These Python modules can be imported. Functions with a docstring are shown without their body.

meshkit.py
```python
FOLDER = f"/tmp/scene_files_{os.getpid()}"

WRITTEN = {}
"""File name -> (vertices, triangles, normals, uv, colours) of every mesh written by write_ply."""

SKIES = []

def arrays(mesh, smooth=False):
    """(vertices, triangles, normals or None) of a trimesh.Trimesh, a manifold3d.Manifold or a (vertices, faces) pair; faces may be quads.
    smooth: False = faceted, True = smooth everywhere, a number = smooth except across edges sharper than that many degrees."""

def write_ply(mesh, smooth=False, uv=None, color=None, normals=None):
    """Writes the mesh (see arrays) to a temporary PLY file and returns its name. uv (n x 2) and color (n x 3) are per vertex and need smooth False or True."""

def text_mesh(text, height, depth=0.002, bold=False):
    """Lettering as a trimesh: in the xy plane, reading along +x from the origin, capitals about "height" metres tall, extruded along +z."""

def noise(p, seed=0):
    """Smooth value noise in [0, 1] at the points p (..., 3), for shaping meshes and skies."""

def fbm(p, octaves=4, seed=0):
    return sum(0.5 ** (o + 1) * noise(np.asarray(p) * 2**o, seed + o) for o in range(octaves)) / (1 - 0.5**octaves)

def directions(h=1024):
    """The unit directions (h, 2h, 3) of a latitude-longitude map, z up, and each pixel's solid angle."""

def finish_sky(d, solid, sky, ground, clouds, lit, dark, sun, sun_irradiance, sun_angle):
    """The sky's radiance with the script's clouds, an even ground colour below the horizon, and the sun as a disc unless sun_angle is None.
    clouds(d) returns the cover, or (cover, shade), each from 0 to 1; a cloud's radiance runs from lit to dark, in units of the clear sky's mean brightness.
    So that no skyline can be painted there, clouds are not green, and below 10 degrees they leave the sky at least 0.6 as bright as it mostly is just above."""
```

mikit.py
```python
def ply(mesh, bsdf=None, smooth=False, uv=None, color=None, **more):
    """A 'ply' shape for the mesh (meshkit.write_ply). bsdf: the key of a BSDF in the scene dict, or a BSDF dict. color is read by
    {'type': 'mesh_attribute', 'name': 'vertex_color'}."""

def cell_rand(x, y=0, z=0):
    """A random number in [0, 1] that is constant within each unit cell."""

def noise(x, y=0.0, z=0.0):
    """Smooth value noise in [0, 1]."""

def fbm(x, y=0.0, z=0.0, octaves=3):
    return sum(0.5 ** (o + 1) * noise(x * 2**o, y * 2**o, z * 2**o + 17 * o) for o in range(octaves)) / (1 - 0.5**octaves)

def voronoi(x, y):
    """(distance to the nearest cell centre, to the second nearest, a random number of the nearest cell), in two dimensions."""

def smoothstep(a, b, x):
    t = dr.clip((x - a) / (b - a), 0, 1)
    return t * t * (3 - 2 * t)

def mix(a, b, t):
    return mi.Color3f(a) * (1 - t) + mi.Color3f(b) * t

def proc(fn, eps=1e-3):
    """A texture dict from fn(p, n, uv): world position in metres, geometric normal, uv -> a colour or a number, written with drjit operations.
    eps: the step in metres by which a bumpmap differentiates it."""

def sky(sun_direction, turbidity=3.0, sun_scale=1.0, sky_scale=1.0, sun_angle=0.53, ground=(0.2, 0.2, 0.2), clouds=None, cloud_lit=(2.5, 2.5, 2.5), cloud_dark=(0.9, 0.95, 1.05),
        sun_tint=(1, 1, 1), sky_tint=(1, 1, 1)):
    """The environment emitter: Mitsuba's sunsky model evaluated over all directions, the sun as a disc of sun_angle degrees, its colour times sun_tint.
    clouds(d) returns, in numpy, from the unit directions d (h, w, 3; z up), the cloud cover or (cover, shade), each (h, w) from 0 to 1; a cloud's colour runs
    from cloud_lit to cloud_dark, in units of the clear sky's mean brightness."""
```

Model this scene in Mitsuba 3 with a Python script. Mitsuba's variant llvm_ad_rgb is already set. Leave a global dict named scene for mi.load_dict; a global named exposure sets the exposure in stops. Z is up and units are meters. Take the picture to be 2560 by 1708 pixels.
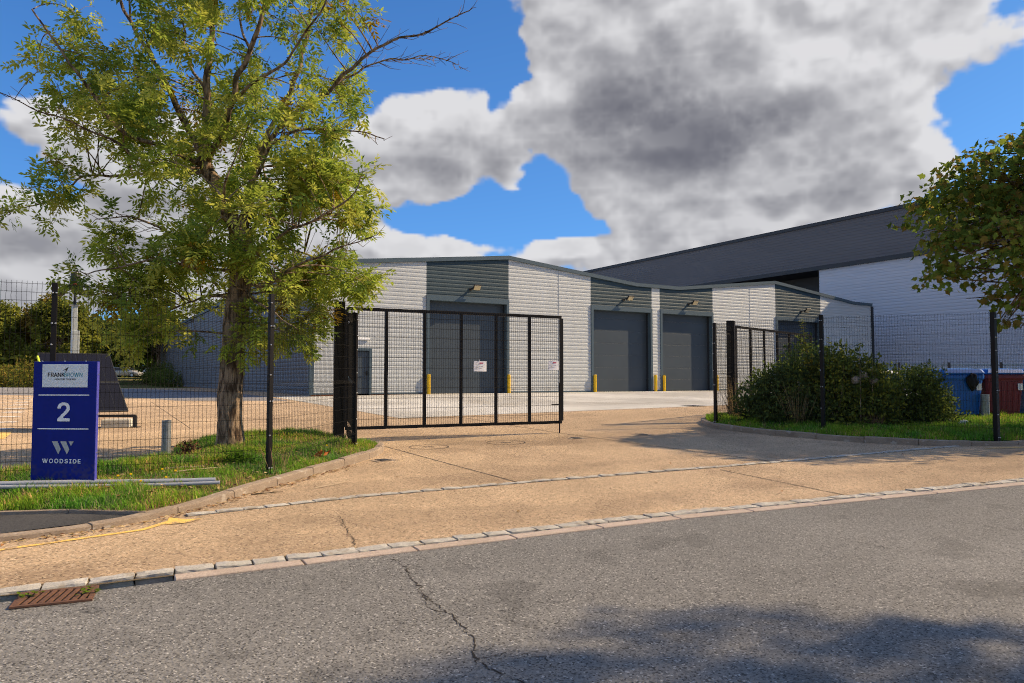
import math, random
import numpy as np, trimesh, shapely
import drjit as dr
import mitsuba as mi
import mikit, meshkit
from shapely.geometry import Polygon, box as sbox, LineString, Point
from mikit import noise, fbm, voronoi, cell_rand, smoothstep, mix
T = mi.ScalarTransform4f
rng = np.random.default_rng(7)
random.seed(7)
scene, labels = {}, {}

# ------------------------------------------------------------------ camera, sky, exposure
EYE = np.array([0.0, 0.0, 1.55])
PITCH = math.atan(93 / 1875)
scene['camera'] = {'type': 'perspective', 'fov': 2 * math.degrees(math.atan(1280 / 1875)), 'fov_axis': 'x', 'near_clip': 0.05, 'far_clip': 3000.0,
                   'to_world': T().look_at(origin=EYE.tolist(), target=[0, math.cos(PITCH), 1.55 + math.sin(PITCH)], up=[0, 0, 1])}
exposure = 2.12
SUN_AZ, SUN_EL = math.radians(13.0), math.radians(37.3)
SUN = (math.cos(SUN_EL) * math.cos(SUN_AZ), math.cos(SUN_EL) * math.sin(SUN_AZ), math.sin(SUN_EL))

# cumulus masses: (azimuth right of the camera axis, elevation, half width, half height, weight), degrees
MASSES = [(15.5, 22.3, 13.6, 8.0, 1), (26.9, 21.2, 8.0, 8.2, 1), (5.2, 21.9, 6.2, 7.6, 0.95), (8.5, 18.0, 8.4, 3.3, 0.9), (14.4, 15.2, 7.7, 3.0, 0.85), (24.9, 14.3, 5.8, 2.5, 0.85), (15.5, 31.0, 19.9, 7.7, 1), (2.1, 18.2, 2.7, 2.7, 0.6), (-4.6, 18.2, 5.2, 4.3, 1), (-9.7, 15.5, 5.3, 3.9, 0.95), (0.3, 15.4, 1.8, 1.8, 0.6), (-8.5, 18.0, 2.7, 2.4, 0.5), (-2.7, 20.6, 2.1, 1.5, 0.4), (-9.7, 9.8, 8.9, 1.9, 1), (-4.0, 9.3, 3.6, 1.1, 0.6), (4.3, 8.9, 4.6, 1.1, 0.9), (12.0, 11.0, 5.8, 3.0, 1), (8.5, 11.5, 2.7, 1.8, 0.5), (19.1, 11.5, 7.1, 1.5, 0.95), (10.9, 13.2, 3.2, 1.8, 0.7), (-32.0, 16.1, 4.2, 2.2, 0.9), (-24.4, 14.9, 7.1, 4.7, 0.95), (-30.4, 9.3, 8.2, 3.2, 1), (-16.6, 11.7, 7.3, 4.1, 0.95), (-33.1, 5.5, 10.7, 2.8, 1), (-19.9, 6.5, 13.5, 2.0, 0.9), (0.6, 7.5, 18.3, 0.9, 0.7)]
GAPS = [(-3.5, 25.0, 3.7, 4.0, 1.1), (-0.2, 22.0, 1.1, 2.8, 0.6), (-2.4, 11.9, 7.0, 1.9, 1.15), (3.7, 14.0, 2.6, 2.9, 1.0), (33.5, 15.3, 2.6, 3.8, 1.2), (-33.2, 12.4, 1.7, 1.2, 0.7), (28.3, 11.3, 1.9, 0.8, 0.5), (4.9, 10.7, 3.6, 0.9, 0.4), (-14.4, 22.4, 7.2, 3.6, 0.4)]
LIGHTS = [(19.7, 20.3, 4.6, 1.6, 0.35), (23.6, 21.5, 3.3, 2.5, 0.3), (29.7, 19.6, 3.0, 6.9, 0.4), (1.5, 23.5, 2.1, 6.1, 0.3), (-4.9, 20.9, 3.3, 2.1, 0.3), (21.0, 26.4, 8.0, 2.9, 0.3), (7.9, 25.1, 1.8, 2.7, 0.25)]
DARKS = [(9.7, 18.8, 9.8, 3.3, 0.5), (16.9, 17.5, 9.0, 2.0, 0.5), (8.5, 23.6, 6.6, 4.5, 0.22), (-4.6, 15.7, 6.1, 2.1, 0.25), (24.9, 13.8, 5.0, 1.5, 0.3), (12.6, 12.5, 4.4, 1.8, 0.15), (-29.9, 10.1, 5.7, 2.9, 0.25), (-23.9, 15.5, 5.1, 2.2, 0.15)]


def clouds(d):
    az, el = np.degrees(np.arctan2(d[..., 0], d[..., 1])), np.degrees(np.arcsin(np.clip(d[..., 2], -1, 1)))
    near = np.clip(4 * (1 - np.maximum(np.abs(az) / 60, np.abs(el - 10) / 42)), 0, 1)
    flat = d * np.array([1, 1, 1.12])

    def blobs(rows, ax, ay, k0=1.35):
        out = np.zeros(az.shape)
        for a, e, w, h, k in rows:
            out = out + k * np.exp(-1.1 * (((ax - a) / w) ** 2 + ((ay - e) / h) ** 2) ** k0)
        return out

    def density(q, ax, ay, most):
        wx, wy = meshkit.fbm(q * 11.0, 4, 21) - .5, meshkit.fbm(q * 11.0, 4, 33) - .5
        ax, ay = ax + wx * 6.5, ay + wy * 5.0
        body = near * (np.minimum(blobs(MASSES, ax, ay), 1.1) - blobs(GAPS, ax, ay)) + (1 - near) * (meshkit.fbm(q * 4.0, 4, 3) * 2.4 - .75)
        gate = np.clip(body * 2.6, 0, 1) if most else 1

        def billow(f, octaves, seed):
            return sum(.5 ** (o + 1) * np.abs(2 * meshkit.noise(q * f * 2 ** o + wx[..., None] * .5, seed + o) - 1) for o in range(octaves)) / (1 - .5 ** octaves)
        return body + gate * ((billow(15.0, most, 14) - .36) * .95 + (billow(47.0, most, 15) - .36) * .42)
    dens = density(flat, az, el, 5)
    s = np.array(SUN) * .6 + np.array([0, 0, .5])
    toward = d + .030 * (s - d * (d @ s)[..., None])
    toward /= np.linalg.norm(toward, axis=-1, keepdims=True)
    soft = density(flat, az, el, 2)
    dens2 = density(toward * np.array([1, 1, 1.12]), np.degrees(np.arctan2(toward[..., 0], toward[..., 1])), np.degrees(np.arcsin(toward[..., 2])), 2)
    cover = np.clip((dens - .33) / .24, 0, 1)
    cover = cover * cover * (3 - 2 * cover)
    thick = np.clip((dens - .40) / .7, 0, 1)
    relief = np.clip((dens2 - soft) * .95 + (soft - dens) * .10, -.34, .40)
    wisp = meshkit.fbm(flat * 12.0, 4, 44) - .5
    wx, wy = meshkit.fbm(flat * 8.0, 4, 51) - .5, meshkit.fbm(flat * 8.0, 4, 52) - .5
    dark, light = blobs(DARKS, az + wx * 10, el + wy * 6, 1.0), blobs(LIGHTS, az + wx * 9, el + wy * 7, 1.0)
    shade = .10 + .30 * thick + relief * .85 + .22 * wisp * thick + near * thick * (1.15 * dark - 1.0 * light)
    shade = np.where(shade > .5, .5 + .5 * np.tanh((shade - .5) * 1.6), shade)
    return cover * .98, np.clip(shade, 0, 1)


scene['sky'] = mikit.sky(SUN, turbidity=2.6, clouds=clouds, cloud_lit=(2.5, 2.48, 2.52), cloud_dark=(0.44, 0.44, 0.53), sky_tint=(0.40, 0.72, 1.08), sun_tint=(1.05, 1.0, 0.9))


# ------------------------------------------------------------------ materials
def lin(r, g, b):
    return [(c / 255 / 12.92) if c <= 10 else ((c / 255 + .055) / 1.055) ** 2.4 for c in (r, g, b)]


def rgb(*c):
    return {'type': 'rgb', 'value': list(c)}


def plain(key, color, rough=.6, metallic=0.0, spec=.5, **more):
    scene[key] = {'type': 'twosided', 'b': {'type': 'principled', 'base_color': rgb(*color) if isinstance(color, (list, tuple)) else color, 'roughness': rough, 'metallic': metallic, 'specular': spec, **more}}
    return key


def C3(*v):
    return mi.Color3f(*v)


def f_asphalt(p, n, uv):
    x, y = p.x, p.y
    _, _, r = voronoi(x * 95, y * 95)
    _, _, r2 = voronoi(x * 40 + 7, y * 40)
    large = fbm(x * .55, y * .55, 0, 4)
    streak = fbm((x * .88 + y * .47) * .5, (y * .88 - x * .47) * 3.0, 3, 3)
    v = .140 + .11 * (r - .45) + .03 * (r2 - .5) + .05 * (large - .5) + .035 * (streak - .5)
    v = dr.select(r > .965, v + .13, v)
    v = dr.select(r < .12, v * .55, v)
    across = x * .454 - y * .891
    v = v * (1 + .16 * (noise(across * .9 + 4.3 + .2 * noise(x * .3, y * .3)) - .5))
    blotch = smoothstep(.66, .74, fbm(x * 2.1 + 9, y * 2.1, 5, 4))
    v = v * (1 - .22 * blotch)
    return C3(v * 1.03, v * 1.0, v * .945)


def f_tan(p, n, uv):
    x, y = p.x, p.y
    _, _, r = voronoi(x * 62, y * 62)
    _, _, r2 = voronoi(x * 23 + 3, y * 23 + 1)
    large = fbm(x * .4, y * .4, 2, 4)
    wear = fbm(x * 1.6 + 3, y * 1.6, 7, 4)
    a = mix(C3(.385, .280, .180), C3(.31, .228, .148), r2)
    a = a * (.72 + .56 * r)
    a = mix(a, C3(.52, .42, .30), dr.select(r > .93, mi.Float(.6), mi.Float(0.)))
    a = mix(a, C3(.10, .07, .045), dr.select(r < .07, mi.Float(.65), mi.Float(0.)))
    a = a * (.82 + .48 * large) * (.88 + .24 * wear)
    grime = smoothstep(.56, .72, fbm(x * .9 + 20, y * .9 + 4, 1, 4))
    a = mix(a, a * C3(.72, .71, .72), grime * .6)
    across = x * .508 - y * .861
    tracks = smoothstep(.55, .75, fbm(across * 1.1 + .25 * fbm(x * .3, y * .3, 1, 2), (x * .861 + y * .508) * .07, 6, 3))
    return mix(a, a * C3(.80, .79, .80), tracks * .6)


def f_apron(p, n, uv):
    x, y = p.x, p.y
    v = fbm(x * .35, y * .35, 0, 4)
    w = fbm(x * 3, y * 3, 4, 4)
    a = mix(C3(.34, .325, .29), C3(.46, .445, .405), smoothstep(.3, .7, v)) * (.88 + .24 * w)
    st = smoothstep(.6, .72, fbm(x * .7 + 5, y * .7, 9, 4))
    return mix(a, a * C3(.80, .77, .72), st * .6)


def f_foot(p, n, uv):
    x, y = p.x, p.y
    _, _, r = voronoi(x * 80, y * 80)
    v = .05 + .03 * (r - .5) + .03 * (fbm(x * 2, y * 2, 0, 3) - .5)
    return C3(v * 1.02, v, v * 1.0)


def f_grey_yard(p, n, uv):
    v = .16 + .07 * (fbm(p.x * .4, p.y * .4, 0, 4) - .5) + .05 * (noise(p.x * 14, p.y * 14) - .5)
    return C3(v * 1.0, v * .97, v * .96)


def f_soil(p, n, uv):
    a = fbm(p.x * 1.3, p.y * 1.3, 0, 4)
    b = noise(p.x * 30, p.y * 30)
    return mix(C3(.115, .085, .045), C3(.062, .082, .022), smoothstep(.35, .6, a)) * (.6 + .8 * b)


def f_kerb(p, n, uv):
    a = fbm(p.x * 5, p.y * 5, p.z * 5, 4)
    b = noise(p.x * 90, p.y * 90, p.z * 90)
    c = mix(C3(.20, .15, .11), C3(.31, .25, .19), a) * (.75 + .5 * b)
    lich = smoothstep(.66, .72, fbm(p.x * 9 + 3, p.y * 9, p.z * 9, 3))
    return mix(c, C3(.44, .40, .34), lich * .5)


def f_sett(p, n, uv):
    a = fbm(p.x * 4, p.y * 4, p.z * 4, 3)
    b = noise(p.x * 120, p.y * 120, p.z * 120)
    c = mix(C3(.30, .275, .23), C3(.46, .445, .41), a) * (.72 + .5 * b)
    return mix(c, C3(.22, .17, .11), smoothstep(.6, .75, fbm(p.x * 11, p.y * 11, 2, 3)) * .5)


def f_chan(p, n, uv):
    b = noise(p.x * 110, p.y * 110)
    return mix(C3(.33, .26, .205), C3(.43, .355, .30), fbm(p.x * 3, p.y * 3, 0, 3)) * (.8 + .4 * b)


def f_bark(p, n, uv):
    a = fbm(p.x * 22, p.y * 22, p.z * 5, 4)
    b = fbm(p.x * 3, p.y * 3, p.z * 2, 3)
    c = mix(C3(.065, .042, .028), C3(.34, .245, .165), smoothstep(.3, .70, a))
    return mix(c, C3(.20, .18, .11), smoothstep(.5, .7, b) * .35)


def f_clad_light(p, n, uv):
    s = fbm(p.x * .35, p.y * .35, p.z * .9, 3)
    d = fbm(p.x * 5, p.y * 5, p.z * .35, 3)
    splash = smoothstep(1.25, .8, p.z) * smoothstep(.35, .65, fbm(p.x * 3, p.y * 3, p.z * 2, 3))
    return mix(C3(.47, .495, .505) * (.92 + .14 * s) * (.94 + .12 * d), C3(.30, .25, .19), splash * .45)


def f_clad_dark(p, n, uv):
    s = fbm(p.x * .35, p.y * .35, p.z * .9, 3)
    d = fbm(p.x * 5, p.y * 5, p.z * .35, 3)
    return C3(.034, .060, .077) * (.85 + .3 * s) * (.92 + .16 * d)


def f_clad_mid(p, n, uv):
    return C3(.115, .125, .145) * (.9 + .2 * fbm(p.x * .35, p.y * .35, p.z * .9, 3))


def f_clad_band(p, n, uv):
    return C3(.105, .105, .115) * (.88 + .24 * fbm(p.x * .2, p.y * .2, p.z * .7, 3))


def f_clad_pale(p, n, uv):
    return C3(.48, .51, .575) * (.92 + .14 * fbm(p.x * .2, p.y * .2, p.z * .7, 3))


def f_brick(p, n, uv):
    s = p.x * .862 + p.y * .507
    row = dr.floor(p.z / .075)
    u = s / .225 + .5 * (row - 2 * dr.floor(row / 2))
    m = (dr.abs(u - dr.floor(u) - .5) > .46) | (dr.abs(p.z / .075 - row - .5) > .42)
    return dr.select(m, C3(.35, .31, .26), C3(.33, .13, .06) * (.7 + .6 * cell_rand(u, row)))


def f_galv(p, n, uv):
    a = fbm(p.x * 9, p.y * 9, p.z * 3, 4)
    c, _, r = voronoi(p.x * 30 + p.y * 30, p.z * 22)
    v = .26 + .16 * (a - .5) + .07 * (r - .5)
    return C3(v * .95, v * 1.0, v * 1.04)


def f_rust(p, n, uv):
    a = fbm(p.x * 30, p.y * 30, p.z * 30, 3)
    return mix(C3(.055, .035, .028), C3(.19, .09, .05), a)


def f_paint_w(p, n, uv):
    a = fbm(p.x * 7, p.y * 7, 0, 4)
    return mix(C3(.36, .28, .20), C3(.66, .64, .60), smoothstep(.34, .5, a))


def f_paint_y(p, n, uv):
    a = fbm(p.x * 12, p.y * 12, 0, 4)
    b = noise(p.x * 90, p.y * 90)
    return mix(C3(.36, .25, .14), C3(.72, .46, .12), smoothstep(.30, .46, a * .8 + b * .2)) * (.85 + .3 * b)


def f_door(p, n, uv):
    s = fbm(p.x * .8, p.y * .8, p.z * .8, 3)
    return C3(.042, .058, .075) * (.85 + .3 * s)


def h_asphalt(p, n, uv):
    return noise(p.x * 95, p.y * 95)


def h_tan(p, n, uv):
    return noise(p.x * 62, p.y * 62) + .6 * noise(p.x * 130, p.y * 130)


def h_bark(p, n, uv):
    return fbm(p.x * 26, p.y * 26, p.z * 6, 3)


def textured(key, fn, rough=.85, spec=.3, bump=None, scale=.003, eps=.002, **more):
    b = {'type': 'principled', 'base_color': mikit.proc(fn), 'roughness': rough, 'specular': spec, **more}
    if bump:
        b = {'type': 'bumpmap', 'arbitrary': mikit.proc(bump, eps), 'scale': scale, 'b': b}
    scene[key] = {'type': 'twosided', 'b': b}


textured('m_asphalt', f_asphalt, .8, .35, h_asphalt, .004, .003)
textured('m_tan', f_tan, .95, .1, h_tan, .003, .004)
textured('m_apron', f_apron, .8, .3)
textured('m_foot', f_foot, .85)
textured('m_grey_yard', f_grey_yard, .85)
textured('m_soil', f_soil, 1.0, .05)
textured('m_kerb', f_kerb)
textured('m_sett', f_sett)
textured('m_chan', f_chan)
textured('m_bark', f_bark, .95, .1, h_bark, .02, .01)
textured('m_clad_light', f_clad_light, .6, .3)
textured('m_clad_dark', f_clad_dark, .6, .3)
textured('m_brick', f_brick)
textured('m_clad_mid', f_clad_mid, .5, .4)
textured('m_clad_band', f_clad_band, .5, .4)
textured('m_clad_pale', f_clad_pale, .45, .5)
textured('m_galv', f_galv, .45, .5, metallic=.6)
textured('m_rust', f_rust, .75, .3)
textured('m_paint_w', f_paint_w, .7)
textured('m_paint_y', f_paint_y, .7)
textured('m_door', f_door, .45, .5)
VCOL = {'type': 'mesh_attribute', 'name': 'vertex_color'}
scene['m_leaf'] = {'type': 'principledthin', 'base_color': VCOL, 'roughness': .5, 'diff_trans': 1.0, 'eta': 1.35}
scene['m_grass'] = {'type': 'principledthin', 'base_color': VCOL, 'roughness': .6, 'diff_trans': .7, 'eta': 1.3}
scene['m_vcol'] = {'type': 'twosided', 'b': {'type': 'principled', 'base_color': VCOL, 'roughness': .8, 'specular': .2}}
plain('m_trim', lin(66, 84, 95), .5)
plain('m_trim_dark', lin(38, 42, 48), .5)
plain('m_joint', (.035, .03, .026), .95)
plain('m_black', (.007, .006, .006), .5, spec=.22)
plain('m_wire', (.006, .0055, .005), .6, spec=.15)
plain('m_dirt', (.11, .085, .055), .95, spec=.1)
plain('m_crack', (.045, .040, .035), .95, spec=.1)
plain('m_seam', (.085, .10, .115), .5)
plain('m_steel', (.62, .62, .60), .3, .9)
plain('m_yellow', (.74, .46, .004), .4)
def f_blue(p, n, uv):
    a = fbm(p.x * 4, p.y * 4, p.z * 4, 4)
    run = fbm(p.x * 22, p.y * 22, p.z * 1.2, 3)
    c = C3(.003, .014, .215) * (.86 + .28 * a) * (.93 + .14 * run)
    mud = smoothstep(.75, .30, p.z + .25 * (noise(p.x * 14, p.z * 9) - .5)) * smoothstep(.40, .62, noise(p.x * 38, p.z * 38))
    return mix(c, C3(.11, .085, .055), mud * .35)


textured('m_blue', f_blue, .5, .2)
plain('m_blue_sunlit', (.06, .06, .34), .5)  # paler copy of the sign blue, sunlight on the edge put into colour
plain('m_white', (.86, .87, .88), .5)
plain('m_print_grey', (.44, .45, .46), .5)
plain('m_plate', (.74, .78, .78), .4)
plain('m_teal', (.02, .27, .33), .5)
plain('m_ink', (.012, .012, .014), .5)
plain('m_red', (.55, .02, .05), .4)
plain('m_paper', (.80, .80, .84), .8)
plain('m_bin_blue', (.008, .12, .46), .42)
plain('m_bin_red', (.17, .012, .022), .45)
plain('m_plastic', (.016, .017, .020), .45)
plain('m_pipe', (.30, .32, .36), .45)
plain('m_lens', (.66, .55, .33), .25)
plain('m_hiviz', (.65, .85, .02), .5)
plain('m_solar', (.008, .009, .020), .35, spec=.3)
plain('m_alu', (.55, .60, .62), .4, .5)
plain('m_silver_paint', (.50, .49, .46), .3, .4, clearcoat=.8)
plain('m_white_paint', (.74, .76, .80), .3, clearcoat=.8)
plain('m_car_glass', (.012, .014, .016), .08)
plain('m_rubber', (.014, .014, .014), .8)
plain('m_concrete', (.45, .43, .38), .9)
plain('m_bag', (.008, .008, .009), .45, spec=.2)
plain('m_iron', (.05, .046, .042), .6, .3)
plain('m_wood', (.42, .33, .22), .8)


# ------------------------------------------------------------------ helpers
def numbered(key):
    if key not in scene and key not in labels and not any(k.startswith(key + '__') for k in scene):
        return key
    i = 1
    while True:
        k = f'{key}_{i:03d}'
        if k not in scene and k not in labels and not any(q.startswith(k + '__') for q in scene):
            return k
        i += 1


COUNT = {}


def part_key(parent, name):
    base = f'{parent}__{name}' if parent else name
    n = COUNT.get(base, 0)
    COUNT[base] = n + 1
    return base if n == 0 else f'{base}_{n:03d}'


def put(name, mesh, bsdf, parent=None, smooth=False, color=None, label=None, cat=None, group=None, kind=None):
    key = part_key(parent, name)
    if isinstance(mesh, dict):
        scene[key] = mesh
    else:
        scene[key] = mikit.ply(mesh, bsdf, smooth=smooth, color=color)
    tag(key, label, cat, group, kind)
    return key


def tag(key, label=None, cat=None, group=None, kind=None):
    d = {k: v for k, v in (('label', label), ('category', cat), ('group', group), ('kind', kind)) if v}
    if d:
        labels[key] = d


def thing(name, label, cat, group=None, kind=None):
    key = part_key(None, name)
    tag(key, label, cat, group, kind)
    return key


def V(*a):
    return np.array(a, float)


def unit(v):
    v = np.asarray(v, float)
    return v / max(np.linalg.norm(v), 1e-12)


def box(c, size, R=None, bevel=0.0):
    if bevel > 0:
        import manifold3d as m3
        s = np.array(size) / 2
        pts = []
        for sx in (-1, 1):
            for sy in (-1, 1):
                for sz in (-1, 1):
                    q = np.array([sx, sy, sz])
                    for k in range(3):
                        o = -np.ones(3) * bevel
                        o[k] = 0
                        pts.append(q * (s + o))
        m = trimesh.convex.convex_hull(np.array(pts))
    else:
        m = trimesh.creation.box(size)
    M = np.eye(4)
    if R is not None:
        M[:3, :3] = R
    M[:3, 3] = c
    m.apply_transform(M)
    return m


def rotz(a):
    c, s = math.cos(a), math.sin(a)
    return np.array([[c, -s, 0], [s, c, 0], [0, 0, 1.0]])


def frame(x, up=(0, 0, 1)):
    x = unit(x)
    y = unit(np.cross(up, x)) if abs(np.dot(unit(up), x)) < .999 else unit(np.cross([0, 1, 0], x))
    return np.stack([x, y, np.cross(x, y)], 1)


def bar(p, q, w, h, ext=0.0, bevel=0.0, up=(0, 0, 1)):
    p, q = np.asarray(p, float), np.asarray(q, float)
    L = np.linalg.norm(q - p) + 2 * ext
    return box((p + q) / 2, (L, w, h), frame(q - p, up), bevel)


def tube(pts, radii, sides=8, cap=True):
    p = np.asarray(pts, float)
    r = np.broadcast_to(np.asarray(radii, float), (len(p),))
    t = np.gradient(p, axis=0)
    t /= np.linalg.norm(t, axis=1, keepdims=True) + 1e-12
    a = np.zeros_like(t)
    ref = np.array([1.0, 0, 0]) if abs(t[0, 0]) < .8 else np.array([0, 1.0, 0])
    for i in range(len(t)):
        a[i] = unit(ref - t[i] * np.dot(ref, t[i]))
        ref = a[i]
    b = np.cross(t, a)
    ang = np.arange(sides) * 2 * np.pi / sides
    v = p[:, None] + r[:, None, None] * (np.cos(ang)[None, :, None] * a[:, None] + np.sin(ang)[None, :, None] * b[:, None])
    i, j = np.meshgrid(np.arange(len(p) - 1), np.arange(sides), indexing='ij')
    q = np.stack([i * sides + j, i * sides + (j + 1) % sides, (i + 1) * sides + (j + 1) % sides, (i + 1) * sides + j], -1).reshape(-1, 4)
    f = np.vstack([q[:, [0, 1, 2]], q[:, [0, 2, 3]]])
    v = v.reshape(-1, 3)
    if cap:
        n = len(v)
        v = np.vstack([v, p[:1], p[-1:]])
        k = np.arange(sides)
        f = np.vstack([f, np.stack([(k + 1) % sides, k, k * 0 + n], 1), np.stack([n - sides - 0 + k - 0 * k, n - sides + (k + 1) % sides, k * 0 + n + 1], 1)])
    return trimesh.Trimesh(v, f, process=False)


def cat(ms):
    ms = [m for m in ms if m is not None and len(m.faces)]
    return trimesh.util.concatenate(ms)


def tri2d(poly):
    out_v, out_f, n = [], [], 0
    polys = getattr(poly, 'geoms', [poly])
    for g in polys:
        if g.geom_type != 'Polygon' or g.area < 1e-7:
            continue
        v, f = trimesh.creation.triangulate_polygon(g, engine='earcut')
        out_v.append(v)
        out_f.append(f + n)
        n += len(v)
    if not out_v:
        return np.zeros((0, 2)), np.zeros((0, 3), int)
    return np.vstack(out_v), np.vstack(out_f)


YL = np.concatenate([np.arange(-40, 33, 8.0), np.arange(33, 41, .5), np.arange(41, 75, 8.0), np.arange(75, 112, 2.5), np.arange(112, 420, 60.0), [700.0]])


def gz0(y):
    y = np.asarray(y, float)
    u = (0.8 - .0215 * y) / .02
    base = .8 - .02 * np.where(u > 30, u, np.log1p(np.exp(np.minimum(u, 30))))
    t = np.clip((y - 78) / 30, 0, 1)
    return base + 1.0 * t * t * (3 - 2 * t)


ZL = gz0(YL)


def gz(y):
    return np.interp(y, YL, ZL)


def sheet(poly, dz):
    vs, fs, n = [], [], 0
    x0, y0, x1, y1 = poly.bounds
    for a, b in zip(YL[:-1], YL[1:]):
        if b < y0 or a > y1:
            continue
        v, f = tri2d(poly.intersection(sbox(x0 - 1, a, x1 + 1, b)))
        if len(v):
            vs.append(v)
            fs.append(f + n)
            n += len(v)
    v, f = np.vstack(vs), np.vstack(fs)
    v3 = np.column_stack([v, gz(v[:, 1]) + dz])
    m = trimesh.Trimesh(v3, f, process=False)
    flip = m.face_normals[:, 2] < 0
    m.faces[flip] = m.faces[flip][:, ::-1]
    return trimesh.Trimesh(m.vertices, m.faces, process=False)


def ribbon(pts, w, dz, closed=False):
    return sheet(LineString(pts).buffer(w / 2, cap_style=2, join_style=1), dz)


def lay(text, height, o, u, v, n, depth=.002, bold=False, tracking=0.0, sx=1.0, center=True):
    ms, x = [], 0.0
    if tracking:
        for ch in text:
            if ch == ' ':
                x += height * .4
                continue
            m = meshkit.text_mesh(ch, height, depth, bold)
            m.apply_translation([x - m.bounds[0][0], 0, 0])
            x = m.bounds[1][0] + tracking
            ms.append(m)
        m = cat(ms)
    else:
        m = meshkit.text_mesh(text, height, depth, bold)
    V_ = np.array(m.vertices)
    V_[:, 0] *= sx
    if center:
        V_[:, 0] -= (V_[:, 0].min() + V_[:, 0].max()) / 2
    m.vertices = o + V_[:, :1] * u + V_[:, 1:2] * v + V_[:, 2:3] * n
    return m


def place_local(m, o, u, v, n):
    q = np.array(m.vertices)
    m = m.copy()
    m.vertices = o + q[:, :1] * u + q[:, 1:2] * v + q[:, 2:3] * n
    return m
# ------------------------------------------------------------------ the setting: ground, road, drive, yard
K = [(-13.3, .2), (-3.49, 5.19), (-1.35, 6.29), (1.3, 7.67), (6.66, 9.98), (18, 15.2), (45, 27.6)]
MID = [(-3.30, 7.66), (-1.77, 8.75), (.26, 9.83), (4.18, 11.78), (7.34, 13.50), (9.0, 14.35)]
NK = np.array([.454, -.891])                                       # across the road, towards the camera


def shift(line, d):
    return [tuple(np.array(p) + NK * d) for p in line]


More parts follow.
